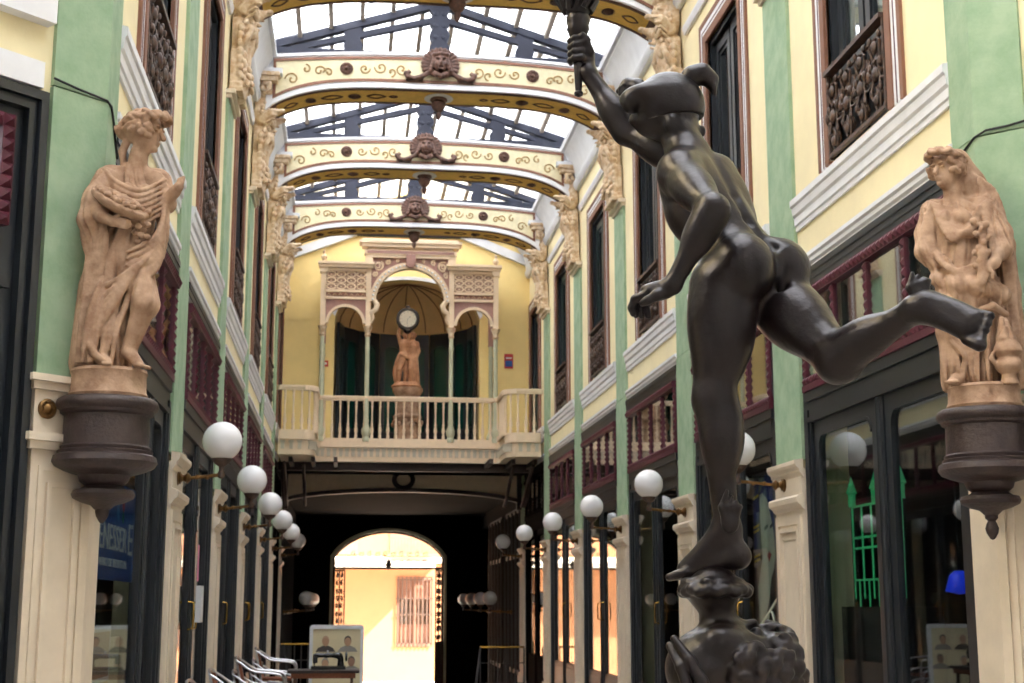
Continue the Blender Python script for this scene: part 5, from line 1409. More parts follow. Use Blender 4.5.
# stacked chairs
def chair_master():
    """faces +x, back near x = 0, about its own foot"""
    t = thing('bistro_chair', '', 'chair', (0,0,-1.7)); B = -1.7
    for q in (-1, 1):
        y = .24*q
        pts = sm([(.10,y*.95,B+.02),(.03,y*.97,B+.42),(-.05,y,B+.80)], 4); MB().tube(pts, .0125, 8).build('back_leg', alu, t, auto=60)
        pts = sm([(-.045,y,B+.79),(.0,y*1.05,B+.765),(.14,y*1.12,B+.68),(.36,y*1.12,B+.655),(.45,y*1.1,B+.62),(.47,y*1.06,B+.5),(.46,y,B+.02)], 5); MB().tube(pts, .0125, 8).build('arm', alu, t, auto=60)
    MB().tube([(-.05,-.24,B+.80),(-.066,-.12,B+.825),(-.07,0,B+.83),(-.066,.12,B+.825),(-.05,.24,B+.80)], .0125, 8).build('top_rail', alu, t, auto=60)
    mb = MB(); 
    n = 8; vs = []; fs = []
    for j in range(n+1):
        y = -.225+.45*j/n; b = -.02*math.cos(PI*(j/n-.5))
        for z, dx in ((.44,.025),(.56,.0),(.68,-.03),(.79,-.055)): vs.append((dx+b, y, B+z))
    for j in range(n):
        for i in range(3): a = j*4+i; fs.append((a, a+1, a+5, a+4))
    m = len(vs); vs += [(x+.014, y, z) for x, y, z in vs]; fs += [tuple(k+m for k in f[::-1]) for f in fs]
    mb.add(vs, fs); mb.build('backrest', wicker, t, smooth=True)
    mb = MB(); mb.box(.02,.46,-.23,.23,B+.425,B+.445); mb.box(.0,.47,-.24,.24,B+.41,B+.425); mb.build('seat', wicker, t)
    return t
ch = chair_master(); firstc = True
ST = [(-1.17,19.6,'farthest stack'),(-1.18,16.3,'third stack from the front'),(-1.18,13.2,'second stack from the front'),(-1.17,11.3,'nearest stack')]
for x, y, nm in ST:
    for j, lv in enumerate(('lowest','second','third','topmost')[:3]):
        c = ch if firstc else copy_tree(ch); firstc = False
        c.location = (x+.03*j, y, .15*j); c['label'] = 'aluminium armchair with brown woven back, %s of its pile, %s' % (['lowest','middle','topmost'][j], nm); c['group'] = 'stacked chairs by the left wall'
# treadle table with a sewing machine, poster stand behind
t = thing('sewing_table', 'dark wooden table with iron legs carrying the old sewing machine', 'table', (-.20,16.3,-1.7))
MB().box(-.62,.16,16.05,16.55,-.745,-.715).build('table_top', dwood, t)
mb = MB(); mb.box(-.58,.12,16.08,16.52,-.80,-.746); mb.build('apron', wicker, t)
for q in (-.54, .08):
    mb = MB()
    for y in (16.12, 16.48): mb.bar((q,y,-.80),(q,y,-1.70), .03,.03)
    mb.bar((q,16.12,-1.3),(q,16.48,-1.3), .02,.02); mb.tube([(q,16.12,-.85),(q,16.3,-1.1),(q,16.48,-1.4),(q,16.48,-1.6)], .012, 6); mb.build('leg_frame', iron, t)
t = thing('sewing_machine', 'old black sewing machine standing on the table before the portrait board', 'sewing machine', (-.18,16.3,-.715))
blk = gloss
mb = MB(); mb.box(-.37,.01,16.22,16.38,-.713,-.675); mb.build('bed', blk, t)
S = SDF((-.40,16.18,-.70), (.06,16.42,-.50), .005)
S.path([(-.045,16.3,-.67),(-.045,16.3,-.60),(-.06,16.3,-.565),(-.10,16.3,-.56)], [.04,.028,.03,.028], .02); S.path([(-.08,16.3,-.56),(-.2,16.3,-.562),(-.31,16.3,-.56)], [.028,.022,.026], .02)
S.box((-.325,16.3,-.595), (.026,.03,.05), None, .01); S.cone((-.335,16.3,-.62),(-.335,16.3,-.675), .012, .006, .005)
V, Q = S.mesh(); mesh_obj('arm', V, Q, blk, t, smooth=True)
MB().lathe([(.0,-.012),(.04,-.012),(.052,-.006),(.052,.006),(.04,.012),(.0,.012)], (.015,16.3,-.575), 20, (1,0,0)).build('hand_wheel', blk, t, auto=40)
mb = MB(); mb.lathe([(.0,0),(.010,0),(.010,.03),(.006,.034),(.0,.034)], (-.19,16.3,-.54), 10); mb.build('spool_pin', alu, t)
# second, lower machine lying on the left
t = thing('poster_board', 'white framed board with four portraits on a beige ground', 'sign', (-.10,17.0,-1.7))
def rr(x0, x1, z0, z1, r, k=5):
    P = []
    for cx, cz, a0 in ((x1-r,z1-r,0),(x0+r,z1-r,PI/2),(x0+r,z0+r,PI),(x1-r,z0+r,1.5*PI)):
        for j in range(k+1): a = a0+PI/2*j/k; P.append((cx+r*math.cos(a), cz+r*math.sin(a)))
    return P
prY = lambda p, q, y: (p, y, q)
MB().ring(rr(-.41,.214,-1.55,-.24,.04), rr(-.372,.176,-1.51,-.285,.02), prY, 16.97, 17.03).build('board_frame', greyw, t, auto=40)
MB().box(-.39,.19,16.99,17.01,-1.53,-.26).build('poster', floralm, t)
po = [o for o in t.children if o.name.startswith('poster')][0]
def portrait(cx, cz, skin, hair, shirt, sc=1, bust=True):
    mb = MB(); el = lambda x, z, rx, rz, y: [(x+rx*math.cos(a), y, z+rz*math.sin(a)) for a in [2*PI*i/20 for i in range(20)]]
    def fill(pts, m, nm): n = len(pts); MB().add(pts, [tuple(range(n))]).build(nm, m, po)
    if bust: fill([(cx-.115*sc,16.984,cz-.115*sc),(cx-.085*sc,16.984,cz-.07*sc),(cx-.03*sc,16.984,cz-.045*sc),(cx+.03*sc,16.984,cz-.045*sc),(cx+.085*sc,16.984,cz-.07*sc),(cx+.115*sc,16.984,cz-.115*sc)], shirt, 'portrait_shirt')
    fill(el(cx, cz+.012*sc, .042*sc, .056*sc, 16.980), hair, 'portrait_hair'); fill(el(cx, cz-.002*sc, .038*sc, .050*sc, 16.976), skin, 'portrait_face')
sk = mat('portrait_skin', (178,140,112), .6); sk2 = mat('portrait_skin_tan', (138,104,84), .6); hd_ = mat('portrait_dark', (78,70,66), .6); hg = mat('portrait_grey', (140,138,132), .6); hs_ = mat('portrait_bald', (190,158,132), .6)
portrait(-.225,-.43, sk, hs_, hd_); portrait(.03,-.43, sk, hd_, hg); portrait(-.225,-.68, sk, hg, hd_); portrait(.075,-.66, sk2, hd_, hg)
mb = MB()
for q in (-.36,.16): mb.box(q-.02,q+.02,16.8,17.2,-1.7,-1.66); mb.box(q-.015,q+.015,16.985,17.015,-1.67,-1.54)
mb.build('stand', greyw, t)
# stair rails at the head of the passage steps
def rail(label, x0, x1, z, down):
    t = thing('stair_rail', label, 'handrail', (x0, 28.0, -1.7))
    mb = MB(); mb.tube([(x0,28.0,z),(x1,28.0,z)], .02, 10); mb.build('top_rail', gold, t, auto=60)
    mb = MB(); n = 5
    for i in range(n+1): x = x0+(x1-x0)*i/n; mb.tube([(x,28.0,-1.69),(x,28.0,z-.02)], .014, 6)
    mb.tube([(x0,28.0,z-.3),(x1,28.0,z-.3)], .010, 6); mb.tube([(x0,28.0,-1.5),(x1,28.0,-1.5)], .010, 6); mb.build('baluster_bars', steelstrip, t)
    mb = MB(); mb.tube([(down,28.0,z),(down+( -.13 if down > 1 else .13),27.7,-1.68)], .022, 8); mb.build('slanting_post', steelstrip, t, auto=60)
    return t
rail('brass topped barrier rail at the left of the passage entrance', XL+.15, -.57, -.75, XL+.2)
rail('brass topped barrier rail with slanting post, right of the passage entrance', 2.60, XR-.15, -.82, 2.60)
# ---- writing and goods in the windows
def text_mesh(body, size, ext=.002):
    c = bpy.data.curves.new('lettering', 'FONT'); c.body = body; c.size = size; c.extrude = ext; c.align_x = 'LEFT'
    o = bpy.data.objects.new('lettering', c); C.objects.link(o); dg = bpy.context.evaluated_depsgraph_get()
    me = bpy.data.meshes.new_from_object(o.evaluated_get(dg)); bpy.data.objects.remove(o); return me
def put_text(body, size, origin, xdir, zdir, m, parent, width=None):
    me = text_mesh(body, size); X = Vector(xdir); Z = Vector(zdir); N = X.cross(Z)
    w = max(v.co.x for v in me.vertices)-min(v.co.x for v in me.vertices); k = width/w if width else 1
    base = Vector(wloc(parent))
    for v in me.vertices:
        c = v.co.copy(); v.co = Vector(origin)+Vector((0,0,E))+X*c.x*k+Z*c.y+N*c.z-base
    me.materials.clear(); me.materials.append(m); o = bpy.data.objects.new('lettering', me); C.objects.link(o); o.parent = parent; return o
sx = XL-.042
t = thing('shop_sign', 'dark blue sign with white lettering and a coloured logo in the first left window', 'sign', (sx,8.95,.14))
MB().box(sx-.004, sx, 8.14, 9.74, .14, .74).build('panel', bluem, t)
put_text('BENESSER', .22, (sx+.002,8.22,.32), (0,1,0), (0,0,1), whitep, t, 1.18); put_text('E', .29, (sx+.002,9.46,.31), (0,1,0), (0,0,1), whitep, t, .17)
put_text('CENTRO DE BIENESTAR', .07, (sx+.002,8.26,.22), (0,1,0), (0,0,1), whitep, t, 1.2)
def petal(m, cy, cz, ry, rz, rot):
    pts = []
    for i in range(20):
        a = 2*PI*i/20; u, v = ry*math.cos(a), rz*math.sin(a); pts.append((sx+.004, cy+u*math.cos(rot)-v*math.sin(rot), cz+u*math.sin(rot)+v*math.cos(rot)))
    MB().add(pts, [tuple(range(20))]).build('logo_petal', m, t)
petal(mat('logo_red', (190,40,54), .5), 9.22, .635, .055, .075, .1); petal(mat('logo_sky', (96,160,214), .5), 9.02, .565, .05, .065, .5); petal(mat('logo_green', (36,140,84), .5), 9.22, .535, .045, .04, -.3)
t = thing('window_poster', 'beige and white photo poster low in the first left window', 'poster', (sx,8.7,-.85))
MB().box(sx-.003, sx, 8.36, 8.98, -.85, -.13).build('sheet', whitep, t)
for z0, z1, m in ((-.42,-.16,sk),(-.66,-.45,ochre),(-.74,-.68,redm)): MB().box(sx, sx+.003, 8.40, 8.94, z0, z1).build('photo_patch', m, t)
t = thing('paper_bag', 'tan paper sheet standing beside the poster in the first left window', 'paper', (sx,9.2,-.7)); MB().box(sx-.03, sx-.01, 9.04, 9.40, -.72, -.20).build('sheet', floralm, t)
# comic style painted pane in the second right shopfront
px_ = XR+.042; T0 = 12.60
t = thing('painted_panel', 'dark painted panel of a pale woman with red lips and a necklace behind right glass', 'painting', (px_,12.1,-.9))
U = lambda u, z, d=0: (px_-.002-d, T0-u, z)
MB().box(px_, px_+.01, 11.62, 12.62, -1.0, 1.15).build('dark_ground', mat('panel_dark', (34,24,32), .4), t)
pale = mat('panel_pale', (198,200,180), .5); yel = mat('panel_yellow', (206,180,52), .5); blu = mat('panel_blue', (36,50,110), .5); lip = mat('panel_lip', (170,30,40), .5)
def poly(pts, m, nm, d=0): MB().add([U(u,z,d) for u, z in pts], [tuple(range(len(pts)))]).build(nm, m, t)
poly([(.22,.95),(.32,1.0),(.46,.90),(.62,.62),(.66,.45),(.60,.30),(.50,.22),(.44,.05),(.30,-.12),(.12,-.20),(.10,.15),(.26,.40),(.22,.7)], pale, 'face')
poly([(.46,.90),(.62,.62),(.66,.45),(.72,.5),(.85,.8),(.7,1.1),(.4,1.12),(.22,.95),(.32,.97)], blu, 'hair', .001)
poly([(.40,.42),(.47,.45),(.54,.42),(.47,.36)], lip, 'lips', .002)
poly([(.34,.66),(.45,.69),(.46,.66),(.36,.63)], black, 'eye', .002); poly([(.52,.67),(.60,.69),(.60,.66),(.53,.64)], black, 'eye', .002)
for z in (.92,.66,.62,.40,.36): poly([(.02,z),(.2,z+.02),(.2,z+.045),(.02,z+.025)], yel, 'stripe', .003)
poly([(.02,.95),(.2,1.05),(.2,.35),(.02,.3)], blu, 'stripe_ground', .0015)
mb = MB(); mb.tube([U(.48+.12*math.cos(a), -.28+.22*math.sin(a), .006) for a in [2*PI*i/24 for i in range(24)]], .010, 5, closed=True); mb.tube([U(.12,-.22,.006),U(.85,.12,.006)], .012, 5); mb.build('necklace', pale, t)
poly([(.80,-.35),(.95,-.3),(.95,-.95),(.70,-.95)], pale, 'second_figure')
# notice box on the second left shopfront
t = thing('letter_box', 'small grey metal box fixed to the second left shop door', 'box', (XL+.05,12.9,-.2))
MB().box(XL+.045, XL+.09, 13.0, 13.22, -.16, .16).build('housing', greyw, t); MB().box(XL+.045, XL+.05, 13.03, 13.13, .2, .52).build('sticker', mat('pink_sticker', (210,120,160), .5), t)
# added glows: the green one imitates a reflection, the blue one a colour spot
t = thing('reflection_glow', 'added green glowing model imitating a reflection in the first right shop window', 'added_glow', (XR+.3,10.2,-.2))
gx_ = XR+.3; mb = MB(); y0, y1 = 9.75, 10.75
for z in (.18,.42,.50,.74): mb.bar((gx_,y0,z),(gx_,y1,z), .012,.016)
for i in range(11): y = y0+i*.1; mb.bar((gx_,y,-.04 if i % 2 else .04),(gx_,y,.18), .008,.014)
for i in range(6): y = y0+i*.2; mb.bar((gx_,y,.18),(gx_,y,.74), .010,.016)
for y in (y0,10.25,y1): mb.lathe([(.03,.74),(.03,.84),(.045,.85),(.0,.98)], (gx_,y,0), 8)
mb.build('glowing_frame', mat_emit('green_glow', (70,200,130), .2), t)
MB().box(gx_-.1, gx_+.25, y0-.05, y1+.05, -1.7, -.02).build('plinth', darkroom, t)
t = thing('added_blue_glow', 'small blue glow added as a colour spot in the first right shop', 'lamp', (XR+.3,8.85,.1))  # added glow for its colour, hung like a lamp
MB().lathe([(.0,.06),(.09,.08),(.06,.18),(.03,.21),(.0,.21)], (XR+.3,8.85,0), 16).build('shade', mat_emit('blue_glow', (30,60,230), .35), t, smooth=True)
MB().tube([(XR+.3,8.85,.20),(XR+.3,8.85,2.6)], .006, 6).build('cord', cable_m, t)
# ---------------------------------------------------------------- Mercury, the running bronze
def build_hermes():
    f = Vector((-.58,.81,0)).normalized(); l = Vector((-.81,-.58,0)).normalized(); up = Vector((0,0,1))
    def P(*a): return tuple(a)
    def off(p, df=0, dl=0, dz=0): return tuple(p[i] + f[i]*df + l[i]*dl + (dz if i == 2 else 0) for i in range(3))
    S = SDF((.66,3.5,.02), (1.84,4.86,2.02), .0054)
    pel = (1.222,4.235,1.015)
    hipL = (1.14,4.165,.965); hipR = (1.298,4.28,.978)
    knL = (1.098,4.185,.615); anL = (1.138,4.225,.225)
    knR = (1.44,4.02,.715); anR = (1.574,3.76,.815)
    # standing leg
    S.cone(hipL, knL, .102, .062, .04)
    S.cone(off(hipL,.03), lerp(hipL,knL,.7), .08, .055, .04)            # thigh front
    S.ell(lerp(hipL,knL,.33), (.104,.098,.18), None, .03)
    S.ell(knL, (.054,.056,.066), None, .03)
    S.ell(off(knL,.028,0,-.01), (.036,.03,.04), None, .02)             # knee cap
    S.cone(knL, anL, .055, .034, .03)
    S.ell(off(lerp(knL,anL,.27),-.022), (.066,.064,.13), None, .03)    # calf
    S.ell(off(lerp(knL,anL,.22),-.014,-.024), (.04,.04,.10), None, .02)
    S.ell(off(lerp(knL,anL,.22),-.014,.022), (.038,.04,.09), None, .02)
    S.cone(lerp(knL,anL,.6), off(anL,-.02,0,-.035), .03, .019, .02)    # tendon
    # standing foot: heel right, toes left, on the ball
    hl = (1.168,4.215,.142); bl = (1.045,4.29,.098)
    S.ell(hl, (.036,.036,.036), None, .03); S.cone(anL, hl, .032, .03, .02)
    S.cone(anL, bl, .036, .022, .03); S.cone(hl, bl, .026, .026, .03)
    S.cone(anL, (1.02,4.3,.108), .03, .018, .03)
    for i in range(5):
        t0 = off(bl, 0, (i-2)*.0165, -.004); ln = (.048,.046,.042,.036,.03)[4-i]
        t1 = (t0[0]-.58*ln*1.15-.012, t0[1]+.5*ln, t0[2]-.014)
        S.path([t0, lerp(t0,t1,.6), t1], [.0125,.0095,.0095] if i < 4 else [.015,.0125,.0125], .009)
    # raised leg
    S.cone(hipR, knR, .104, .064, .04)
    S.ell(lerp(hipR,knR,.38), (.102,.102,.16), (Vector((0,0,1)).cross(Vector(knR)-Vector(hipR)), (Vector(knR)-Vector(hipR)).cross(Vector((0,0,1)).cross(Vector(knR)-Vector(hipR))), Vector(knR)-Vector(hipR)), .03)
    S.ell(knR, (.066,.066,.066), None, .03); S.ell(off(knR,.022,0,-.03), (.036,.036,.034), None, .03)
    S.cone(knR, anR, .06, .035, .03)
    sh = (Vector(anR)-Vector(knR)).normalized(); s1 = up.cross(sh).normalized(); s2 = sh.cross(s1)
    S.ell(addv(lerp(knR,anR,.27), s2*.018), (.125,.056,.056), (sh,s1,s2), .03)
    S.ell(addv(lerp(knR,anR,.25), s2*.005-s1*.018), (.10,.04,.045), (sh,s1,s2), .03)
    # raised foot: sole towards the camera
    he = (1.594,3.735,.822); ba = (1.672,3.64,.752)
    S.ell(he, (.034,.034,.034), None, .03); S.cone(anR, he, .033, .031, .02)
    fd = (Vector(ba)-Vector(he)).normalized(); fl = Vector((.45,-.1,.75)); fl = (fl-fd*fl.dot(fd)).normalized(); fn = fd.cross(fl)
    S.cone(he, ba, .029, .029, .03)
    for q, r in ((-.027,.023),(0,.025),(.025,.022)):
        S.cone(addv(he, fl*q*.5), addv(ba, fl*q+fd*.012), .022, r, .02)
    S.cone(anR, addv(ba, fn*-.012), .03, .02, .03)
    S.ell(addv(lerp(he,ba,.5), fl*.03), (.05,.012,.018), (fd,fl,fn), .03, sub=False)
    for i in range(5):
        b0 = addv(ba, fl*((i-2)*.021)+fd*(.026-.005*abs(i-1))); big = i == 0
        b1 = addv(b0, fd*(.044 if big else .034)+Vector((0,0,.0))+fn*.006)
        S.path([b0, b1], [.016,.020] if big else [.0105,.0128], .005)
    # pelvis and buttocks
    S.ell(pel, (.135,.108,.11), (l,f,up), .04)
    S.ell(off(hipL,-.058,-.01,.045), (.098,.098,.108), (l,f,up), .02)
    S.ell(off(hipR,-.066,.012,.045), (.096,.10,.108), (l,f,up), .02)
    # torso
    wa = (1.172,4.262,1.14); ch = (1.112,4.325,1.315)
    sp = (Vector(ch)-Vector(pel)).normalized(); tl = (l*1+up*-.12); tl = (tl-sp*tl.dot(sp)).normalized(); tf = sp.cross(tl); 
    if tf.dot(f) < 0: tf = -tf
    S.cone(pel, wa, .108, .096, .06); S.ell(wa, (.122,.09,.12), (tl,tf,sp), .05)
    S.ell(addv(lerp(wa,ch,.62),tf*.02), (.152,.118,.145), (tl,tf,sp), .05)
    S.ell(addv(ch, sp*.03+tf*.005), (.15,.098,.10), (tl,tf,sp), .04)
    shL = (1.014,4.215,1.335); shR = (1.135,4.425,1.42); nk = (1.075,4.35,1.44)
    S.cone(shL, nk, .052, .05, .05); S.cone(shR, nk, .05, .05, .05)
    for q in (-1, 1):                                                    # back muscles
        S.ell(addv(ch, tl*.062*q-tf*.062+sp*.0), (.06,.03,.085), (tl,tf,sp), .03)
        S.ell(addv(ch, tl*.07*q-tf*.065+sp*.055), (.055,.026,.04), (tl,tf,sp), .02)
        S.ell(addv(lerp(wa,ch,.25), tl*.034*q-tf*.062), (.026,.024,.13), (tl,tf,sp), .02)
        S.ell(addv(lerp(wa,ch,.7), tl*.10*q-tf*.02), (.045,.06,.13), (tl,tf,sp), .03)
    S.path([addv(ch, -tf*.112+sp*.07), addv(lerp(wa,ch,.5), -tf*.108), addv(wa, -tf*.098), addv(pel, -f*.112+up*.07)], .011, .025, sub=True)
    S.path([off(pel,-.155,-.012,.05), off(pel,-.16,-.012,-.01), off(pel,-.12,-.01,-.09)], [.006,.013,.014], .02, sub=True)
    # left arm: elbow back, hand forward
    elL = (1.058,3.985,1.148); wrL = (.944,4.045,.932)
    S.ell(shL, (.066,.066,.07), None, .03)
    ua = Vector(elL)-Vector(shL); S.cone(shL, elL, .06, .046, .03); S.ell(lerp(shL,elL,.4), (.11,.062,.062), (ua, ua.orthogonal(), ua.cross(ua.orthogonal())), .03)
    S.ell(addv(elL,(0,-.006,0)), (.042,.042,.044), None, .02)
    S.cone(elL, wrL, .041, .026, .03); S.ell(lerp(elL,wrL,.25), (.05,.05,.085), ((Vector(wrL)-Vector(elL)).orthogonal(),(Vector(wrL)-Vector(elL)).cross((Vector(wrL)-Vector(elL)).orthogonal()),Vector(wrL)-Vector(elL)), .03)
    pm = (.91,4.075,.923); k0 = (.884,4.105,.912)
    S.cone(wrL, pm, .025, .027, .02); S.ell(lerp(pm,k0,.3), (.046,.038,.025), (Vector((-.8,.5,-.15)),Vector((.5,.8,.0)),Vector((.1,0,1))), .015)
    fdir = Vector((-.7,.5,-.1)).normalized(); fs = Vector((-.35,-.75,-.1)).normalized()
    for i, (ln, dz) in enumerate(((.050,-.02),(.046,-.034),(.038,-.036),(.03,-.03))):
        b = addv(k0, fs*(.036-.0225*i)+fdir*(.006 if i in (1,2) else 0))
        m1 = addv(b, fdir*ln*.72+Vector((0,0,-.006-.003*i))); m2 = addv(m1, Vector((.004,0,-1)).normalized()*.024+fdir*.006*(2-i)); m3 = addv(m2, Vector((.28,-.1,-1)).normalized()*.02)
        S.path([b, m1, m2, m3], [.0135,.0125,.0112,.0098], .006)
    th0 = addv(pm, Vector((.012,-.024,-.012)))
    S.path([th0, addv(th0,(-.028,-.012,-.012)), addv(th0,(-.055,-.008,-.028)), addv(th0,(-.068,0,-.034))], [.02,.015,.0125,.011], .01)
    # right arm, raised with the staff
    elR = (.925,4.60,1.60); wrR = (.802,4.655,1.825)
    S.ell(shR, (.06,.06,.06), None, .03)
    S.cone(shR, elR, .056, .046, .03); ub = Vector(elR)-Vector(shR); S.ell(lerp(shR,elR,.5), (.11,.064,.064), (ub, ub.orthogonal(), ub.cross(ub.orthogonal())), .03)
    S.cone(elR, wrR, .046, .028, .03); uc = Vector(wrR)-Vector(elR); S.ell(lerp(elR,wrR,.27), (.095,.052,.052), (uc, uc.orthogonal(), uc.cross(uc.orthogonal())), .02)
    return S, dict(f=f, l=l, nk=nk, wrR=wrR)

def hermes_all():
    S, d = build_hermes(); f, l, nk, wrR = d['f'], d['l'], d['nk'], d['wrR']
    up = Vector((0,0,1))
    # neck and head, face turned up and away to the left
    hd = (1.024,4.395,1.612)
    S.cone(nk, (1.04,4.378,1.55), .066, .06, .03)
    S.cone((1.06,4.31,1.42), (1.045,4.35,1.53), .028, .024, .03)
    face = Vector((-.80,.30,.58)).normalized(); side = Vector((.34,.94,0)).normalized(); side = (side-face*side.dot(face)).normalized(); top = face.cross(side)
    if top.z < 0: top = -top
    S.ell(hd, (.108,.088,.105), (face,side,top), .03)
    S.ell(addv(hd, face*.03-top*.045), (.062,.056,.075), (face,side,top), .03)          # jaw
    S.ell(addv(hd, face*.105-top*.018), (.018,.012,.024), (face,side,top), .012)         # nose
    S.ell(addv(hd, face*.085-top*.06), (.016,.024,.010), (face,side,top), .01)           # lips
    S.ell(addv(hd, face*.075-top*.09), (.02,.022,.018), (face,side,top), .015)           # chin
    for q in (-1,1):
        S.ell(addv(hd, face*.085+side*.03*q+top*.0), (.014,.018,.01), (face,side,top), .01, sub=True)
        S.ell(addv(hd, face*.082+side*.03*q+top*.0), (.012,.013,.009), (face,side,top), .006)
        S.ell(addv(hd, side*.076*q-top*.02-face*.012), (.016,.009,.026), (face,side,top), .006)
    # soft hair low on the neck, under the hat
    for i in range(13):
        a = -1.25+2.5*i/12; v = -face*math.cos(a)*.080 + side*math.sin(a)*.074
        S.ell(addv(hd, v+Vector((0,0,-.062-.006*(i%2)))), (.026,.026,.034), None, .012)
    S.ell(addv(hd,(.048,-.012,-.082)), (.050,.046,.044), None, .02)
    for i in range(7): S.ell(addv(hd,(.02+.014*i,-.05+.004*i,-.085-.006*(i%2))), (.014,.02,.02), None, .006)
    hand = (.768,4.668,1.925); st = Vector((.003,0,1)).normalized()
    return S, hd, face, side, top, hand

root = thing('mercury_statue', 'dark bronze nude running figure with winged hat, one arm raised, on one foot', 'statue', (1.104,4.25,-.27))
S, hd, face, side, top, hand = hermes_all()
# right hand: palm behind the staff, fingers wrapped round it
wrR = (.802,4.655,1.825)
pmc = (.796,4.672,1.897)
S.cone(wrR, pmc, .028, .03, .02); S.ell(addv(pmc,(.004,.01,.01)), (.026,.034,.046), None, .02)
stx, sty = .768, 4.655
for i in range(4):
    z = 1.947 - .0245*i; pts = []
    for a in (20, -25, -75, -125, -175, -215):
        r = .030; pts.append((stx+math.cos(math.radians(a))*r, sty+math.sin(math.radians(a))*r, z-.004*abs(a)/90))
    S.path(pts, [.0125,.0125,.0122,.0115,.0105,.0095], .005)
S.path([(.800,4.66,1.87),(.806,4.632,1.895),(.792,4.618,1.93),(.778,4.616,1.95)], [.017,.0135,.012,.010], .01)
V, Q = S.mesh()
body = mesh_obj('body', V, Q, bronze, root, smooth=True)
# hat with its brim
S = SDF((.80,4.22,1.48), (1.18,4.58,1.80), .004)
zz = Vector((0,0,1)); hb = (Vector((-1,.35,0))).normalized()
S.ell(addv(hd, (.006,0,.008)), (.118,.104,.112), (face,side,top), .01)
S.half((.12,0,-1), addv(hd, (0,0,-.046)))
rim = []
for i in range(40):                                    # seam running from the brow over the crown to the nape
    a = 2*PI*i/40; rim.append(addv(addv(hd, (.006,0,.008)), side*math.sin(a)*.107 + (face*.25+top*.97).normalized()*0 + (top*math.cos(a)*.113-face*math.cos(a)*.02)-face*.03))
for i in range(40):
    a = 2*PI*i/40
for q in (-1, 1):                                      # the brim's two drooping lobes at the front
    c = Vector(hd)+face*.102+side*.06*q+Vector((0,0,-.028 if q < 0 else .0))
    d1 = Vector((-.80,.22*q*0+.1,-.12)).normalized()
    S.ell(tuple(c), (.066,.048,.036), (d1, side, d1.cross(side)), .03)
    S.ell(addv(c, d1*.035+Vector((.004,0,-.022))), (.028,.032,.034), None, .02)
V, Q = S.mesh(); mesh_obj('winged_hat', V, Q, bronze, root, smooth=True)
hat = [o for o in root.children if o.name.startswith('winged_hat')][0]
for pts, rs in (([(1.075,4.37,1.685),(1.10,4.36,1.712),(1.132,4.355,1.722),(1.158,4.35,1.70),(1.168,4.345,1.655)], [.03,.032,.03,.023,.010]),
                ([(.965,4.47,1.68),(.945,4.50,1.72),(.915,4.52,1.735),(.885,4.53,1.715)], [.026,.026,.02,.01])):
    mn = [min(p[i] for p in pts)-.06 for i in range(3)]; mx = [max(p[i] for p in pts)+.06 for i in range(3)]
    S = SDF(mn, mx, .004); S.path(pts, rs, .02)
    for j in range(4):
        S.path([addv(p,(0,-.02+.002*j,.006-.008*j)) for p in pts[1:]], [.006,.006,.005,.004], .004)
    V, Q = S.mesh(); mesh_obj('wing', V, Q, bronze, hat, smooth=True)
# ankle wings
for base, d, s1, L in (((1.138,4.185,.235), Vector((-.02,-.18,1)), Vector((1,0,0)), .10), ((1.585,3.745,.845), Vector((-.12,.1,1)), Vector((1,-.2,.35)), .075)):
    d = d.normalized(); s1 = s1.normalized(); S = SDF([v-.10 for v in base], [v+.15 for v in base], .0035)
    for j in range(4):
        w = (j-1.5)*.011; b0 = addv(base, s1*w*.8)
        S.path([b0, addv(b0, d*L*.5+s1*w*.6), addv(b0, d*L*(1-.16*j)+s1*(w*.5+.012))], [.011,.013,.006], .006)
    S.ell(base, (.024,.02,.03), None, .014)
    V, Q = S.mesh(); mesh_obj('ankle_wing', V, Q, bronze, root, smooth=True)
# the staff in the raised hand (held, but cast in one with the figure)
mb = MB(); mb.lathe([(.004,1.735),(.0145,1.741),(.016,1.75),(.011,1.757),(.012,1.765),(.016,1.84),(.020,1.9),(.021,1.945),(.030,1.955),(.036,1.975),(.040,1.985),(.037,1.995),(.041,2.01),(.041,2.03),(.036,2.038),(.042,2.05),(.045,2.09),(.052,2.10),(.045,2.12),(.052,2.2),(.03,2.26),(.004,2.28)], (stx,sty,0), 24)
for i in range(10):
    a = i*PI/5; mb.tube([(stx+math.cos(a)*.044, sty+math.sin(a)*.044, 2.05),(stx+math.cos(a+.3)*.07, sty+math.sin(a+.3)*.07, 2.10),(stx+math.cos(a+.7)*.075, sty+math.sin(a+.7)*.075, 2.16),(stx+math.cos(a+1.1)*.05, sty+math.sin(a+1.1)*.05, 2.24)], [.012,.014,.012,.006], 6)
mb.build('torch_staff', bronze, root, auto=40)
# wind god's head below with the puff of breath
S = SDF((.88,3.98,-.30), (1.52,4.52,.115), .005)
bc = (1.105,4.25)
S.cone((1.114,4.25,-.10),(1.112,4.25,-.035), .042, .047, .02); S.cone((1.112,4.25,-.035),(1.102,4.25,.03), .047, .084, .02)
S.ell((1.105,4.25,.05), (.104,.09,.032), None, .015)
for i in range(22): a = i*2*PI/22; S.ell((1.104+math.cos(a)*.095, 4.25+math.sin(a)*.085, .035+.008*(i%2)), (.022,.02,.018), None, .008)
for i in range(26):
    a = i*2.4; r = .03+.055*((i*37)%10)/10
    S.ell((1.105+math.cos(a)*r*1.1, 4.25+math.sin(a)*r, .066), (.02,.017,.013), None, .008)
S.ell((1.145,4.25,-.165), (.175,.13,.115), None, .04)          # face, looking up
S.ell((1.04,4.24,-.2), (.09,.11,.09), None, .05)              # chin and neck
S.ell((1.11,4.25,-.078), (.035,.05,.02), None, .02)            # lips
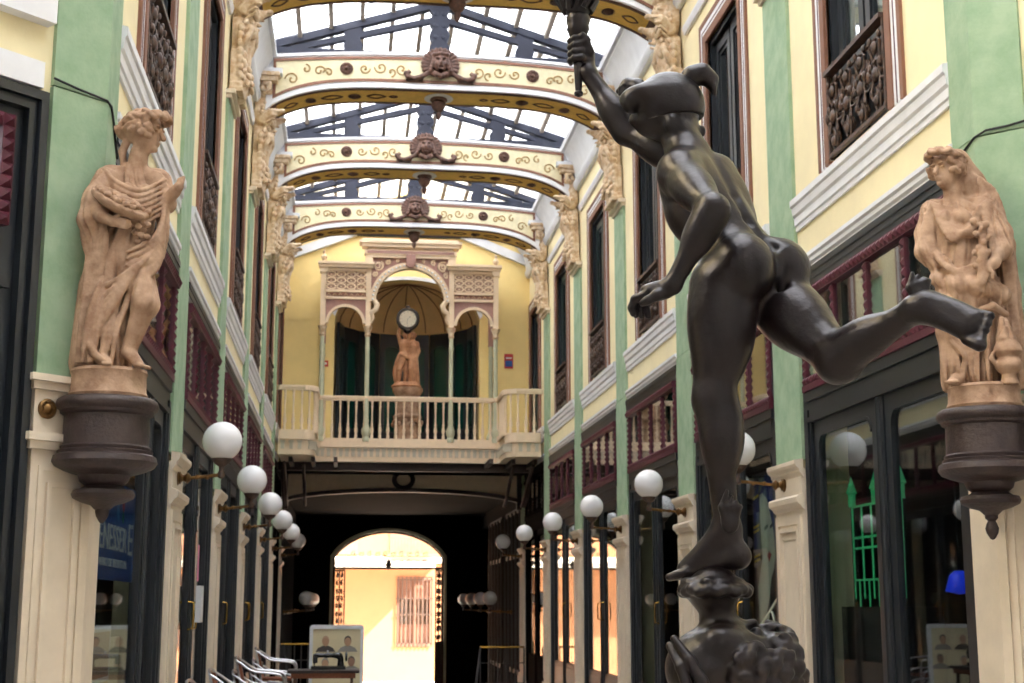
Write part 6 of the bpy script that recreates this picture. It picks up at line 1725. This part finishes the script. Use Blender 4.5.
S.cone((1.165,4.235,-.085),(1.215,4.235,-.055), .026, .012, .02)
S.cone((1.165,4.25,-.06),(1.135,4.25,-.05), .016, .022, .02)   # nose
for q in (-1,1):
    S.ell((1.215,4.25+.055*q,-.075), (.028,.032,.02), None, .02, sub=True)
    S.ell((1.212,4.25+.055*q,-.085), (.02,.024,.018), None, .01)
    S.ell((1.10,4.25+.085*q,-.11), (.06,.05,.05), None, .03)
S.ell((1.14,4.105,-.19), (.03,.012,.028), None, .01); S.ell((1.145,4.098,-.19), (.018,.01,.016), None, .01, sub=True)
for i in range(85):
    u = ((i*61)%85)/85; v = ((i*37)%83)/83
    a = -2.4+u*4.8; x = 1.12+.20*v
    R = .13*math.sqrt(max(.12, 1-((x-1.17)/.2)**2)); cy = 4.25+math.sin(a)*R*.98; cz = -.185+math.cos(a)*R*.9
    if cz > -.135 and x < 1.27: continue
    n = Vector(((x-1.17)*.8, math.sin(a), math.cos(a))).normalized(); e = n.orthogonal().normalized(); g = n.cross(e)
    R0 = .027+.006*((i*13)%7)/7; pts = []; rs = []
    for j in range(8):
        b = i*1.3 + j*.85; q = R0*(1-j*.1)
        pts.append(addv((x,cy,cz), e*math.cos(b)*q+g*math.sin(b)*q+n*(.004+.0035*j))); rs.append(.0155-.0007*j)
    S.path(pts, rs, .009)
S.path([(.955,4.16,-.10),(.99,4.12,-.16),(1.02,4.10,-.22),(1.03,4.09,-.28)], [.012,.016,.018,.018], .01)
S.path([(.945,4.18,-.12),(.965,4.13,-.18),(.98,4.11,-.24),(.985,4.1,-.28)], [.012,.015,.017,.018], .01)
V, Q = S.mesh(); mesh_obj('wind_god_head', V, Q, bronze, root, smooth=True)
ped = thing('statue_pedestal', 'tall round stone pedestal under the bronze running figure', 'pedestal', (1.12,4.25,-1.7))
MB().lathe([(.42,-1.7),(.42,-1.55),(.36,-1.5),(.33,-1.42),(.30,-1.36),(.28,-.62),(.31,-.56),(.36,-.5),(.36,-.44),(.32,-.42),(.32,-.285),(.0,-.285)], (1.12,4.25,0), 40).build('pedestal_shaft', cream, ped, auto=40)
MB().lathe([(.5,-1.7),(.5,-1.62),(.43,-1.60),(.0,-1.60)], (1.12,4.25,0), 8).build('pedestal_plinth', cream, ped, auto=40)
# ---------------------------------------------------------------- camera and light
cam = bpy.data.cameras.new('camera'); co = bpy.data.objects.new('camera', cam); C.objects.link(co)
cam.sensor_width = 36; cam.lens = 1422*36/1024
co.location = (0, 0, E)
co.rotation_euler = (math.radians(90+10.46), 0, math.radians(-6.55))
cam.dof.use_dof = True; cam.dof.focus_distance = 4.9; cam.dof.aperture_fstop = 8
cam.clip_end = 300
scene.camera = co
w = bpy.data.worlds.new('sky'); scene.world = w; w.use_nodes = True
bg = w.node_tree.nodes['Background']; bg.inputs[0].default_value = (.93,.965,1,1); bg.inputs[1].default_value = WORLD
sun = bpy.data.lights.new('sun', 'SUN'); so = bpy.data.objects.new('sun', sun); C.objects.link(so)
sun.energy = SUN; sun.angle = math.radians(.6); sun.color = (1,.93,.82)
so.rotation_euler = Vector((-1,.55,-1)).to_track_quat('-Z','Y').to_euler(); so.location = (20,0,30)
vs = scene.view_settings; vs.view_transform = 'Standard'; vs.look = 'None'; vs.gamma = 1; vs.use_curve_mapping = False
vs.exposure = EXPO; scene.display_settings.display_device = 'sRGB'
scene.cycles.max_bounces = 8; scene.cycles.diffuse_bounces = 5; scene.cycles.glossy_bounces = 3
scene.cycles.transmission_bounces = 6; scene.cycles.transparent_max_bounces = 16
scene.cycles.caustics_reflective = False; scene.cycles.caustics_refractive = False
scene.cycles.sample_clamp_indirect = 8
